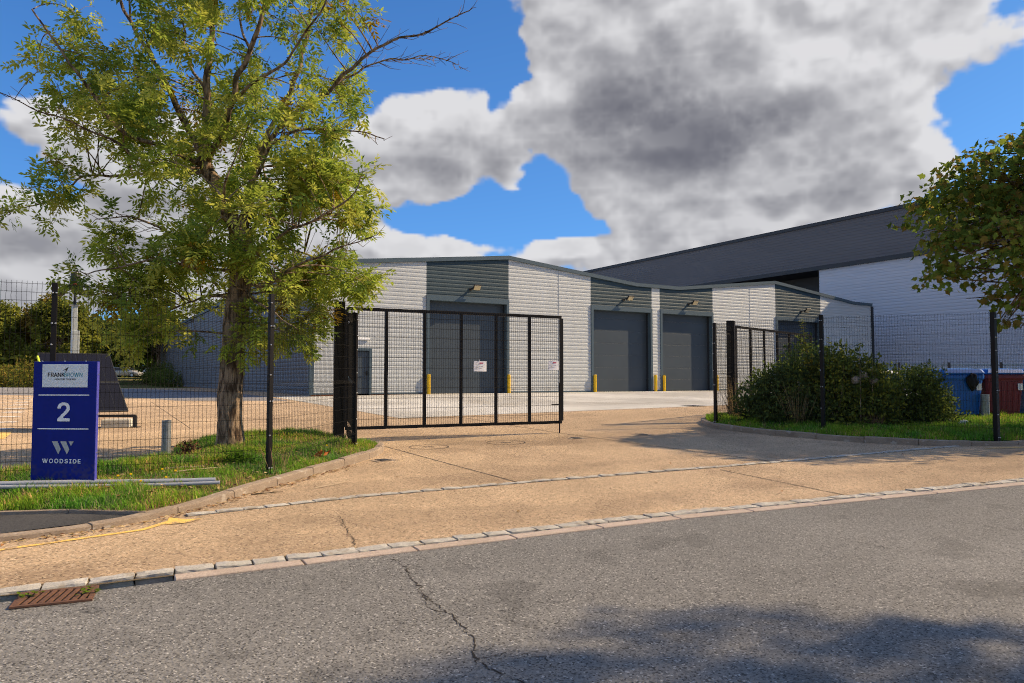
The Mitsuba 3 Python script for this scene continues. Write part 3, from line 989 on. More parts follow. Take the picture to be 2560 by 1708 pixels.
def notice(lab, c, w, h, tilt):
    t = thing('paper_notice', lab, 'notice')
    n = unit(gn)
    u0 = gd * math.cos(tilt) + UP * math.sin(tilt)
    v0 = np.cross(n, u0)
    v0 = v0 if v0[2] > 0 else -v0
    xs, ys = np.linspace(-w / 2, w / 2, 9), np.linspace(-h / 2, h / 2, 7)
    X, Y = np.meshgrid(xs, ys)
    off = .010 * np.sin(X * 9 + 1) + .012 * (Y / h) ** 2 * np.cos(X * 5)
    P = c + X[..., None] * u0 + Y[..., None] * v0 + (off + .012)[..., None] * n
    i, j = np.meshgrid(np.arange(6), np.arange(8), indexing='ij')
    q = np.stack([i * 9 + j, i * 9 + j + 1, (i + 1) * 9 + j + 1, (i + 1) * 9 + j], -1).reshape(-1, 4)
    put('sheet', (P.reshape(-1, 3), q), 'm_paper', t, smooth=True)
    put('logo', place_local(cat([box((-.010 + .022 * k, h * .30, 0), (.016, .026, .001)) for k in range(4)]), c + n * .026, u0, v0, n), 'm_red', t, label='small red logo at the top')
    rows = [(-.30, .16, .30), (-.30, .0, .62), (-.30, -.09, .27), (-.30, -.18, .52)]
    put('print', place_local(cat([box((w * (a + b / 2) - w * .08, h * y, 0), (w * b, .007, .001)) for a, y, b in rows]), c + n * .026, u0, v0, n), 'm_print_grey', t, label='lines of small grey print')
    put('tie', box(c + v0 * (h / 2 + .02) + n * .02 - u0 * .02, (.02, .02, .02)), 'm_paper', t)


gpt = lambda f, z: V(*GL0, 0) + (V(*GL1, 0) - V(*GL0, 0)) * f + UP * z + gn * 1.4
notice('white landscape notice hung mid-gate in the fourth bay, red logo at its top', gpt(.585, 1.81), .285, .215, -.01)
notice('white notice at the free right end of the closed gate leaf', gpt(.952, 1.84), .25, .20, .02)

# ------------------------------------------------------------------ the blue sign
sg = thing('estate_sign', 'blue upright sign board with white number 2 standing in the grass at left', 'sign')
SL, SR = V(-5.455, 8.56, 0), V(-4.68, 8.46, 0)
su = unit(SR - SL)
sn = V(su[1], -su[0], 0)
sw = np.linalg.norm(SR - SL)
sc = (SL + SR) / 2
ZB, ZT = .22, 1.745
put('board', box(sc + UP * (ZB + ZT) / 2 - sn * .022, (sw, .044, ZT - ZB), frame(su), .003), 'm_blue', sg)
put('sunlit_edge', box(sc + su * (sw / 2 + .0025) + UP * (ZB + ZT) / 2 - sn * .022, (.004, .038, ZT - ZB - .01), frame(su)), 'm_blue_sunlit', sg, label='side edge coloured paler blue for the sun on it')
SO = lambda x, z, n=.003: sc + su * x + UP * z + sn * n
put('name_plate', box(SO(.005, 1.585, .004), (.56, .008, .262), frame(su)), 'm_plate', sg, label='white name plate with dark and teal lettering')
put('lettering', lay('FRANK', .046, SO(-.100, 1.572, .009), su, UP, sn, .0015, True, 0, 1.02), 'm_ink', sg, label='dark word FRANK')
put('lettering', lay('BROWN', .046, SO(.110, 1.572, .009), su, UP, sn, .0015, False, 0, .98), 'm_teal', sg, label='teal word BROWN')
put('lettering', lay('AVIATION TOOLING', .019, SO(.01, 1.535, .009), su, UP, sn, .0015), 'm_ink', sg, label='small dark line AVIATION TOOLING')
arrow = [Polygon([(-.035, .0), (.04, .043), (.005, .003), (.0, .012)]), Polygon([(.04, .043), (.012, -.012), (.004, .0)]), Polygon([(.002, -.004), (.010, -.016), (.003, -.022)])]
put('emblem', cat([place_local(trimesh.creation.extrude_polygon(g, .0015, engine='earcut'), SO(.01, 1.640, .009), su, UP, sn) for g in arrow]), 'm_ink', sg, label='dark paper-plane emblem')
for z in (1.365, .985):
    put('rule', box(SO(-.005, z, .003), (.625, .004, .0125), frame(su)), 'm_white', sg)
put('numeral', lay('2', .20, SO(.0, 1.075, .002), su, UP, sn, .003, True, 0, 1.12), 'm_white', sg, label='large white number 2')
wm = [[(-.135, 0), (-.065, 0), (-.022, -.09), (-.052, -.145)], [(-.032, 0), (.04, 0), (.083, -.09), (.055, -.145)], [(.072, 0), (.135, 0), (.102, -.052)]]
put('emblem', cat([place_local(trimesh.creation.extrude_polygon(Polygon(p), .003, engine='earcut'), SO(.0, .845, .002), su, UP, sn) for p in wm]), 'm_print_grey', sg, label='grey slanted W emblem')
put('lettering', lay('WOODSIDE', .046, SO(-.01, .60, .002), su, UP, sn, .003, True, .016, 1.1), 'm_white', sg, label='white spaced word WOODSIDE')
put('screw', cat([box(SO(x, ZT + .004, -.022), (.012, .012, .01)) for x in (-.3, -.02, .24)] + [box(SO(sw / 2 + .006, z, -.022), (.01, .012, .012)) for z in (1.6, 1.15, .72)]), 'm_steel', sg)

# ------------------------------------------------------------------ solar surveillance tower
tw = thing('camera_tower', 'solar powered surveillance mast with two dark tilted panels behind the blue sign', 'surveillance tower')
t0 = V(-10.90, 17.25, 2.13)
tx = unit(V(.80, .60, 0))
tdn = unit(V(.75, -.50, -1.36))
tn = unit(np.cross(tx, -tdn))
tn = tn if tn[1] < 0 else -tn
PL, PW = 1.45, .785
for k in range(2):
    c = t0 + tx * (PL / 2) + tdn * (PW / 2 + k * (PW + .03))
    R = np.stack([tx, -tdn, np.cross(tx, -tdn)], 1)
    pk = put('solar_panel', box(c, (PL, PW, .035), R, .004), 'm_solar', tw)
    put('panel_rim', cat([box(c + s * tdn * PW / 2, (PL + .02, .022, .045), R) for s in (-1, 1)] + [box(c + s * tx * PL / 2, (.022, PW, .045), R) for s in (-1, 1)]), 'm_plastic' if k == 0 else 'm_trim_dark', pk)
    put('cell_line', cat([box(c + tx * (x * PL / 6) + tn * .018, (.004, PW - .04, .002), R) for x in range(-2, 3)]), 'm_trim_dark', pk)
mb = V(-10.50, 17.95, 0)
gzt = float(gz(17.9))
put('mast', box(mb + UP * 2.35, (.12, .12, 1.9), frame(tx), .01), 'm_alu', tw, label='square grey mast')
put('mast', box(mb + UP * 1.9 + tx * .03, (.16, .15, 1.6), frame(tx), .01), 'm_alu', tw)
put('mast_cap', box(mb + UP * 3.31, (.22, .18, .02), frame(tx)), 'm_alu', tw)
put('mast_rod', tube([mb + UP * 3.3, mb + UP * 3.72], .035, 8), 'm_plastic', tw)
put('camera_head', box(mb + UP * 3.745, (.30, .22, .12), frame(tx), .015), 'm_plastic', tw)
put('beacon', trimesh.creation.revolve([(0, 0), (.125, 0), (.12, .1), (.10, .25), (.085, .285), (0, .29)], sections=16, transform=trimesh.transformations.translation_matrix(mb + UP * 3.82)), 'm_plastic', tw, smooth=30)
put('beacon_ring', trimesh.creation.cylinder(.128, .022, 16, transform=trimesh.transformations.translation_matrix(mb + UP * 3.815)), 'm_red', tw, label='thin red ring under the beacon')
for a, L in ((math.pi, .37), (0, .37), (math.pi * 1.22, .28), (-.62, .30)):
    d = V(math.cos(a), math.sin(a), 0)
    e = mb + d * L + UP * 3.64
    k = put('camera_arm', tube([mb + UP * 3.75, mb + d * (L - .08) + UP * 3.76, mb + d * L + UP * 3.73, e], .026, 6), 'm_plastic', tw)
    m = trimesh.creation.icosphere(2, .085)
    m.apply_translation(e - UP * .03)
    put('camera', m, 'm_plastic', k, smooth=True)
put('base_frame', cat([box((mb[0] + .45, mb[1] - .15, gzt + .5), (.10, .10, .9), frame(tx)), bar((mb[0] + .2, mb[1] - .1, gzt + .28), (mb[0] + 1.50, mb[1] + .05, gzt + .28), .06, .06), box((mb[0] + 1.49, mb[1] + .05, gzt + .15), (.07, .07, .27)),
                      box((mb[0] + 1.49, mb[1] + .05, gzt + .015), (.22, .16, .02)), box((mb[0] + .62, mb[1] - .2, gzt + .12), (.12, .12, .24)), box((mb[0] - .6, mb[1] - .1, gzt + .4), (.08, .08, .8)), bar((mb[0] - .6, mb[1] - .1, gzt + .7), (mb[0] + .5, mb[1] - .15, gzt + .9), .06, .06)]), 'm_plastic', tw)
put('ballast_block', box((mb[0] + 1.05, mb[1] + .1, gzt + .10), (.62, .5, .2), rotz(.3), .02), 'm_concrete', tw)
put('hi_vis_strip', bar(t0 - tx * .03 + tdn * .08 + tn * .0, t0 - tx * .03 + tdn * .55, .03, .05), 'm_hiviz', tw, label='fluorescent yellow edge strip')

# ------------------------------------------------------------------ posts, pipes, drains, covers
def stump(lab, x, y, zb, h, r, mat='m_galv', grp=None):
    k = thing('bollard', lab, 'bollard', grp)
    m = trimesh.creation.revolve([(0, h - .02), (r * .86, h - .02), (r * .88, h), (r, h), (r, -.2)], sections=24)
    m.apply_translation([x, y, zb])
    scene[k] = mikit.ply(m, mat, smooth=40)


stump('dull grey galvanised steel bollard in the grass left of the ash tree', -5.16, 11.25, .33, .60, .066)
stump('weathered grey pipe bollard in front of the bins', 11.98, 19.05, .50, .66, .10)
for i, (p, q, r) in enumerate([((-6.4, 7.93), (-3.48, 8.87), .030), ((-6.2, 7.88), (-3.40, 8.80), .022)]):
    k = thing('plastic_pipe', ['thicker grey plastic pipe lying in the grass by the blue sign', 'thinner grey plastic pipe lying in front of the thicker one'][i], 'pipe')
    pts = [(p[0] + (q[0] - p[0]) * t, p[1] + (q[1] - p[1]) * t, (1 - t) * (lz(*p) + .05) + t * (.345 - .02 * i) + r + .012 * math.sin(5 * t + i)) for t in np.linspace(0, 1, 16)]
    scene[k] = mikit.ply(tube(pts, r, 14), 'm_pipe', smooth=40)

gu = thing('gully_grate', 'rusty slotted gully grate in the asphalt by the kerb setts', 'drain grate')
ga, gb, gc = V(-3.17, 4.84, 0), V(-2.77, 4.98, 0), V(-2.86, 5.24, 0)
gu_x = unit(V(.40, .165, 0))
gu_y = V(-gu_x[1], gu_x[0], 0)
go = V(-3.01, 5.03, float(gz(5.03)) + .004)
put('frame', cat([box(go + gu_y * s * .165 + UP * .002, (.46, .03, .012), frame(gu_x)) for s in (-1, 1)] + [box(go + gu_x * s * .215 + UP * .002, (.03, .30, .012), frame(gu_x)) for s in (-1, 1)]), 'm_rust', gu)
put('pit', box(go - UP * .0025, (.42, .31, .004), frame(gu_x)), 'm_black', gu)
for i in range(9):
    c = go + gu_x * (-.185 + i * .046) + UP * .004
    put('grate_bar', bar(c - gu_y * .15 - gu_x * .02, c + gu_y * .15 + gu_x * .02, .024, .010), 'm_rust', gu)


def cover(lab, x, y, r=None, size=None, rot=0, mat='m_iron'):
    z = float(gz(y))
    k = thing('manhole_cover' if r else 'service_cover', lab, 'manhole cover' if r else 'service cover')
    if r:
        put('rim', sheet(Point(x, y).buffer(r + .012).difference(Point(x, y).buffer(r - .012)).difference(sbox(x - r * 1.1, y - r * .30, x - r * .5, y + r * .1)), .003), 'm_joint', k)
        put('infill', sheet(Point(x, y).buffer(r - .02), .002), mat, k)
        put('key_slot', sheet(sbox(x - .10, y - .04, x + .10, y + .02), .005), 'm_iron', k)
    else:
        put('frame', box((x, y, z + .002), (size[0] + .05, size[1] + .05, .008), rotz(rot)), 'm_kerb', k)
        put('lid', box((x - .02, y, z + .010), (size[0] * .55, size[1], .012), rotz(rot), .003), mat, k)


cover('round manhole cover with a sand-coloured infill, nearer the left kerb', -1.53, 13.84, .36, mat='m_tan')
cover('round manhole cover with dark slot in front of the closed gate', -.12, 14.62, .37, mat='m_tan')
cover('small dark service cover just right of the gate drop bolt', 1.33, 15.43, None, (.30, .22), .3)
cover('small dark service cover at the edge of the tree shadow', 2.80, 16.2, None, (.34, .26), .3)
cover('small grey service cover at the foot of the left kerb', -2.02, 11.95, None, (.34, .22), .7)
k = thing('service_cover', 'square drain cover set in the pale concrete apron', 'service cover')
put('lid', sheet(Polygon([(6.0, 26.9), (6.55, 27.25), (6.95, 26.75), (6.4, 26.4)]), .012), 'm_iron', k)

# ------------------------------------------------------------------ wheeled bins
def bin4(lab, x, y, zg, a, body, lid, w=1.22, d=1.0, dress=()):
    k = thing('wheeled_bin', lab, 'bin')
    R = rotz(a)
    O = V(x, y, zg)
    loc = lambda u, v, z: O + R @ V(u, v, z)
    def lathe(levels):
        vs, fs = [], []
        ch_ = .05
        for ww, dd, z in levels:
            a_, b_ = ww / 2, dd / 2
            for u, v in ((-a_ + ch_, -b_), (a_ - ch_, -b_), (a_, -b_ + ch_), (a_, b_ - ch_), (a_ - ch_, b_), (-a_ + ch_, b_), (-a_, b_ - ch_), (-a_, -b_ + ch_)):
                vs.append(loc(u, v, z))
        n = len(levels)
        for i in range(n - 1):
            for j in range(8):
                p, q = i * 8 + j, i * 8 + (j + 1) % 8
                fs += [(p, q, q + 8), (p, q + 8, p + 8)]
        fs += [(0, j + 1, j) for j in range(1, 7)] + [((n - 1) * 8, (n - 1) * 8 + j, (n - 1) * 8 + j + 1) for j in range(1, 7)]
        return trimesh.Trimesh(vs, fs, process=False)
    put('body', lathe([(w * .86, d * .80, .16), (w * .97, d * .93, .95), (w * .98, d * .95, 1.05)]), body, k)
    put('rib', cat([bar(loc(u, -d * (.405), .2), loc(u * 1.08, -d * .47, .98), .035, .02, up=R @ V(0, -1, 0)) for u in np.linspace(-w * .36, w * .36, 6)]), body, k)
    put('rim', lathe([(w * 1.02, d * 1.0, 1.05), (w * 1.05, d * 1.03, 1.08), (w * 1.05, d * 1.03, 1.16), (w * 1.0, d * .98, 1.18)]), body, k)
    put('lid', lathe([(w * 1.06, d * 1.02, 1.185), (w * 1.07, d * 1.04, 1.22), (w * .96, d * .92, 1.31), (w * .5, d * .5, 1.335)]), lid, k)
    for u, v in ((-1, -1), (1, -1), (-1, 1), (1, 1)):
        put('wheel', trimesh.creation.cylinder(.09, .05, 14, transform=trimesh.transformations.concatenate_matrices(trimesh.transformations.translation_matrix(loc(u * w * .36, v * d * .32, .09)), trimesh.transformations.rotation_matrix(math.pi / 2, [0, 1, 0]))), 'm_rubber', k)
    put('lift_bar', cat([bar(loc(-w * .56, s * .28, 1.0), loc(w * .56, s * .28, 1.0), .05, .05) for s in (-1, 1)]), body, k)
    put('label', box(loc(w * .38, -d * .487, .86), (.13, .006, .17), R), 'm_paper', k)
    return k, loc


zb_ = float(gz(19.6)) + .06
k, loc = bin4('blue wheeled bin with a black bag caught under its lid, between bush and red bin', 11.56, 19.65, zb_, -.08, 'm_bin_blue', 'm_bin_blue', w=1.0)
bl = thing('rubbish_bag', 'black plastic rubbish bag hanging out of the blue bin', 'bag')
m = trimesh.creation.icosphere(3, 1.0)
v = np.array(m.vertices)
v *= 1 + .9 * (meshkit.fbm(v * 2.6, 4, 4)[:, None] - .5)
v = v * [.15, .05, .22]
v[:, 0] *= 1 - .55 * np.clip(-v[:, 2] / .26, 0, 1)
m.vertices = loc(.20, -.53, .98) + v
put('bag', m, 'm_bag', bl, smooth=True)
bin4('dark red wheeled bin with a blue lid', 12.72, 19.85, zb_, .02, 'm_bin_red', 'm_bin_blue', w=1.0)
bin4('blue wheeled bin at the right edge, right of the red bin', 13.95, 20.1, zb_, .10, 'm_bin_blue', 'm_bin_blue', w=1.02)
bin4('blue wheeled bin mostly hidden behind the rounded bush', 10.1, 21.3, zb_, .3, 'm_bin_blue', 'm_bin_blue')

# green fence and vehicles beyond the bins
f = thing('mesh_fence', 'low green wire mesh fence standing behind the bins along the big warehouse', 'fence')
f0, f1 = V(13.8, 30.5, 0), V(23.2, 26.2, 0)
fd = unit(f1 - f0)
for i in range(7):
    c = f0 + fd * i * 1.72
    put('post', box((c[0], c[1], float(gz(c[1])) + .75), (.07, .07, 1.62)), 'm_trim_dark', f)
ms = []
for i in range(int(np.linalg.norm(f1 - f0) / .06)):
    c = f0 + fd * .06 * i
    z = float(gz(c[1]))
    ms.append(tube([c + UP * (z + .05), c + UP * (z + 1.5)], .005, 3, False))
for h in np.arange(.05, 1.5, .18):
    ms.append(tube([f0 + UP * (float(gz(f0[1])) + h), f1 + UP * (float(gz(f1[1])) + h)], .006, 3, False))
plain('m_green_wire', (.05, .14, .13), .5)
put('wire_panel', cat(ms), 'm_green_wire', f, kind='stuff')


def loft(sections):
    """sections: list of (n,3) closed rings."""
    n = len(sections[0])
    vs = np.vstack(sections)
    fs = []
    for i in range(len(sections) - 1):
        for j in range(n):
            p, q = i * n + j, i * n + (j + 1) % n
            fs += [(p, q, q + n), (p, q + n, p + n)]
    for j in range(1, n - 1):
        fs += [(0, j + 1, j), ((len(sections) - 1) * n, (len(sections) - 1) * n + j, (len(sections) - 1) * n + j + 1)]
    return trimesh.Trimesh(vs, fs, process=False)


def car(lab, o, a, paint, L=4.5, H=1.46, Wd=1.78, cat_='car', van=False):
    k = thing('parked_car' if not van else 'parked_van', lab, cat_)
    R = rotz(a)
    loc = lambda q: o + np.asarray(q) @ R.T
    top = [(-.5, .62), (-.485, .92), (-.40, .98), (-.25, .96), (.16, .95), (.30, .90), (.44, .76), (.49, .60), (.5, .45)] if not van else [(-.5, .62), (-.49, 1.2), (.2, 1.2), (.30, 1.1), (.46, .95), (.49, .7), (.5, .45)]
    xs = np.array([p[0] for p in top]) * L
    zs = np.array([p[1] for p in top])
    rings = []
    for x, z in zip(xs, zs):
        w = Wd / 2 * (1 - .12 * abs(x / (L / 2)) ** 3)
        rings.append(loc(np.array([(x, -w * .9, .22), (x, -w, .40), (x, -w, z - .12), (x, -w * .88, z), (x, w * .88, z), (x, w, z - .12), (x, w, .40), (x, w * .9, .22)])))
    put('body', loft(rings), paint, k, smooth=35)
    gx = [(-.46, .95), (-.36, H - .06), (-.22, H), (.05, H - .01), (.13, H - .10), (.30, .93)] if not van else [(-.49, 1.2), (-.48, H - .1), (-.40, H), (.10, H), (.2, H - .2), (.31, 1.15)]
    rings = []
    for x, z in gx:
        w = Wd / 2 * (.90 - .16 * (z - .9) / (H - .9))
        rings.append(loc(np.array([(x * L, -Wd / 2 * .9, .88), (x * L, -w, z), (x * L, w, z), (x * L, Wd / 2 * .9, .88)])))
    put('cabin', loft(rings), paint, k, smooth=25)
    gl_ = []
    for sgn in (-1, 1):
        pts = np.array([(-.38 * L, sgn * (Wd / 2 * .885), .97), (.20 * L, sgn * (Wd / 2 * .885), .97), (.10 * L, sgn * (Wd / 2 * .80), H - .12), (-.31 * L, sgn * (Wd / 2 * .80), H - .10)])
        pts[:, 1] += sgn * .02
        gl_.append(trimesh.Trimesh(loc(pts), [(0, 1, 2), (0, 2, 3)], process=False))
    ws = np.array([(.29 * L, -.72, .97), (.29 * L, .72, .97), (.125 * L, .60, H - .09), (.125 * L, -.60, H - .09)]) + [.03, 0, .02]
    gl_.append(trimesh.Trimesh(loc(ws), [(0, 1, 2), (0, 2, 3)], process=False))
    put('window', cat(gl_), 'm_car_glass', k)
    for x in (-.31, .31):
        for y in (-1, 1):
            M = np.eye(4)
            M[:3, :3] = R
            M[:3, 3] = loc((x * L, y * (Wd / 2 - .09), .32))
            w = trimesh.creation.cylinder(.32, .2, 18, transform=M @ trimesh.transformations.rotation_matrix(math.pi / 2, [1, 0, 0]))
            wk = put('wheel', w, 'm_rubber', k)
            M2 = M.copy()
            M2[:3, 3] = loc((x * L, y * (Wd / 2 + .012), .32))
            put('hub', trimesh.creation.cylinder(.2, .02, 12, transform=M2 @ trimesh.transformations.rotation_matrix(math.pi / 2, [1, 0, 0])), 'm_alu', wk)
    for y in (-1, 1):
        put('headlight', box(loc((.465 * L, y * .62, .66)), (.16, .3, .14), R, .03), 'm_plate', k)
    return k


car('silver estate car parked nose right on the grass bank, left one of the two', V(-56.6, 110, float(gz(110)) - .02), -.05, 'm_silver_paint', 4.6, 1.45)
car('white car parked at the end of the grass bank, right one of the two', V(-53.1, 112, float(gz(112)) - .02), -.55, 'm_white_paint', 4.3, 1.42)
car('white van roof showing above the bins at the right edge', V(21.3, 28.5, float(gz(29)) - .1), 2.9, 'm_white_paint', 4.9, 1.75, 1.9, 'van', True)
# ------------------------------------------------------------------ vegetation
def leaf_cards(P, D, N, L, Wd, fold=.12, mid=.45):
    """Pointed leaves: base P, direction D, face normal N; two triangles each, folded along the rib."""
    P, D, N = (np.asarray(a, float) for a in (P, D, N))
    D = D / (np.linalg.norm(D, axis=1, keepdims=True) + 1e-9)
    S = np.cross(D, N)
    S /= np.linalg.norm(S, axis=1, keepdims=True) + 1e-9
    N = np.cross(S, D)
    L, Wd = np.broadcast_to(L, (len(P),))[:, None], np.broadcast_to(Wd, (len(P),))[:, None]
    m = P + D * L * mid + N * Wd * fold
    v = np.stack([P, m + S * Wd / 2, P + D * L, m - S * Wd / 2], 1).reshape(-1, 3)
    b = np.arange(len(P))[:, None] * 4
    f = np.concatenate([b + [0, 1, 2], b + [0, 2, 3]], 1).reshape(-1, 3)
    return v, f


STAR = np.array([(0, 0), (.36, .10), (.30, .28), (.52, .42), (.30, .58), (.20, .62), (0, 1.0), (-.20, .62), (-.30, .58), (-.52, .42), (-.30, .28), (-.36, .10)])


def star_leaves(P, D, N, L):
    D = D / (np.linalg.norm(D, axis=1, keepdims=True) + 1e-9)
    S = np.cross(D, N)
    S /= np.linalg.norm(S, axis=1, keepdims=True) + 1e-9
    N = np.cross(S, D)
    L = np.broadcast_to(L, (len(P),))[:, None, None]
    bend = -.25 * np.abs(STAR[:, 0])
    v = P[:, None] + L * (S[:, None] * STAR[None, :, :1] + D[:, None] * STAR[None, :, 1:2] + N[:, None] * bend[None, :, None])
    tri = np.array([(0, 1, 2), (0, 2, 5), (2, 3, 4), (2, 4, 5), (0, 5, 6), (0, 6, 7), (0, 7, 10), (7, 8, 10), (8, 9, 10), (0, 10, 11)])
    f = (np.arange(len(P))[:, None, None] * 12 + tri[None]).reshape(-1, 3)
    return v.reshape(-1, 3), f


def rand_unit(r, n):
    v = r.normal(size=(n, 3))
    return v / np.linalg.norm(v, axis=1, keepdims=True)


def put_cards(name, v, f, col, per, parent, mat='m_leaf', **kw):
    return put(name, trimesh.Trimesh(v, f, process=False), mat, parent, color=np.repeat(np.clip(col, 0, 1), per, axis=0), **kw)


def bark_tube(pts, radii, sides, rough, seed):
    m = tube(pts, radii, sides, True)
    v = np.array(m.vertices)
    n = len(pts) * sides
    c = np.repeat(np.asarray(pts, float), sides, axis=0)
    d = v[:n] - c
    rr = np.linalg.norm(d, axis=1, keepdims=True)
    q = np.column_stack([d / (rr + 1e-9) * 2.2, ])
    k = meshkit.fbm(np.column_stack([q[:, 0] * 2.4, q[:, 1] * 2.4, v[:n, 2] * 1.6]), 3, seed) - .5
    v[:n] = c + d * (1 + rough * k[:, None])
    return trimesh.Trimesh(v, m.faces, process=False)


def curve(pts, n):
    from scipy.interpolate import PchipInterpolator
    p = np.array(pts, float)
    t = np.concatenate([[0], np.cumsum(np.linalg.norm(np.diff(p, axis=0), axis=1))])
    q = np.linspace(0, t[-1], n)
    return np.column_stack([PchipInterpolator(t, p[:, k])(q) for k in range(3)])


LIMBS = {
    'trunk': [(2, 0, -2), (-1, 0, 82), (3, 0, 163), (6, 0, 218), (12, 0, 286), (14, 0, 327), (9, 5, 369)],
    'A1': [(9, 5, 369), (-18, 10, 412), (-36, 10, 447), (-54, 15, 483), (-63, 20, 506)],
    'pole1': [(-63, 20, 506), (-63, 30, 573), (-61, 30, 645), (-63, 40, 729), (-67, 50, 844), (-71, 60, 985)],
    'pole2': [(-58, 20, 495), (-22, -20, 521), (4, -50, 559), (25, -70, 595), (55, -90, 645), (82, -110, 704), (112, -130, 810)],
    'pole2b': [(14, -60, 567), (52, -90, 587), (109, -130, 599), (146, -150, 625), (189, -180, 663), (223, -200, 725)],
    'A2': [(10, 5, 356), (15, 10, 395), (17, 15, 417), (16, 20, 432)],
    'pole3': [(17, 15, 417), (15, 60, 503), (40, 90, 594), (70, 110, 677), (82, 130, 763), (95, 150, 876), (103, 170, 1024)],
    'R1': [(17, 10, 384), (53, -30, 471), (85, -50, 510), (140, -80, 520), (209, -100, 510), (276, -120, 492)],
    'Rbig': [(22, 40, 490), (80, 30, 573), (132, 20, 602), (183, 10, 644), (254, 0, 696), (332, -20, 712), (402, -40, 734)],
    'Rbig2': [(139, 20, 605), (188, 50, 664), (256, 70, 698), (328, 80, 706), (377, 90, 695)],
    'Rlow': [(16, 0, 293), (73, -60, 268), (133, -100, 293), (204, -130, 315), (265, -150, 332)],
    'Rlow2': [(16, 0, 272), (67, -60, 239), (109, -90, 211), (140, -110, 190)],
    'Rmid': [(14, 0, 320), (81, -50, 345), (145, -90, 363), (206, -110, 385), (239, -120, 432)],
    'Rmid2': [(14, 0, 327), (53, 60, 351), (107, 100, 344), (169, 120, 332)],
    'Lup': [(-63, 20, 502), (-107, 40, 577), (-166, 70, 676), (-222, 90, 760), (-280, 110, 862), (-332, 130, 983)],
    'Lup2': [(-69, 20, 492), (-110, -40, 501), (-153, -80, 515), (-186, -110, 569), (-214, -140, 620), (-252, -160, 679)],
    'Lout': [(-65, 20, 485), (-81, -30, 474), (-120, -50, 473), (-157, -70, 494), (-213, -90, 520), (-261, -110, 540), (-317, -130, 560)],
    'Lout2': [(-61, 20, 478), (-143, 30, 476), (-223, 50, 482), (-290, 60, 482), (-339, 70, 448), (-419, 80, 425), (-452, 80, 410)],
    'Llow': [(11, 0, 327), (-45, -30, 342), (-98, -60, 363), (-150, -80, 378), (-185, -90, 372)],
    'Llow2': [(9, 0, 300), (-40, -40, 301), (-87, -80, 308), (-129, -110, 296), (-176, -130, 275)],
    'Llow3': [(6, 0, 245), (-62, 50, 264), (-136, 90, 247), (-209, 120, 227)],
    'pole4': [(-61, 30, 623), (-125, 90, 715), (-151, 120, 813), (-179, 150, 947)],
    'pole5': [(55, -90, 645), (26, -60, 723), (10, -40, 836)],
    'Lup3': [(-97, 35, 553), (-104, -30, 600), (-115, -80, 653), (-115, -110, 730)],
    'F1': [(10, 5, 356), (20, -80, 366), (36, -140, 390), (60, -180, 422)],
    'Bk1': [(12, 5, 342), (3, 100, 403), (-3, 160, 478), (-26, 200, 568)],
}
VOLUMES = [
    (-23, 0, 668, 257, 240, 135, 60),
    (1, 0, 507, 213, 220, 111, 46),
    (37, 0, 396, 182, 190, 81, 36),
    (-118, 0, 293, 135, 170, 67, 36),
    (73, 0, 293, 138, 170, 64, 36),
    (75, 0, 197, 71, 100, 60, 15),
    (-123, 0, 218, 77, 100, 40, 9),
    (-278, 0, 661, 88, 150, 101, 15),
    (-300, 0, 465, 50, 90, 50, 6),
    (-392, 0, 399, 20, 30, 14, 2),
    (215, 0, 735, 90, 130, 45, 6),
    (196, 0, 303, 37, 50, 23, 4),
    (-199, 0, 542, 101, 160, 81, 16),
    (145, 0, 507, 81, 160, 101, 18),
    (174, 0, 424, 60, 120, 47, 10),
    (-27, 0, 881, 284, 229, 115, 40),
]
# start and end radius of each limb, foliage share near it
RAD = {'trunk': (.2, .15), 'A1': (.13, .105), 'A2': (.12, .09), 'pole1': (.075, .028), 'pole2': (.062, .022), 'pole2b': (.03, .008), 'pole3': (.06, .022), 'R1': (.034, .008), 'Rbig': (.050, .009), 'Rbig2': (.022, .006), 'Rlow': (.034, .007),
       'Rlow2': (.03, .009), 'Rmid': (.034, .009), 'Rmid2': (.03, .009), 'Lup': (.052, .018), 'Lup2': (.046, .012), 'Lout': (.034, .006), 'Lout2': (.036, .007), 'Llow': (.034, .007), 'Llow2': (.032, .009), 'Llow3': (.028, .008),
       'pole4': (.03, .01), 'pole5': (.022, .008), 'Lup3': (.03, .01), 'F1': (.05, .016), 'Bk1': (.05, .014)}


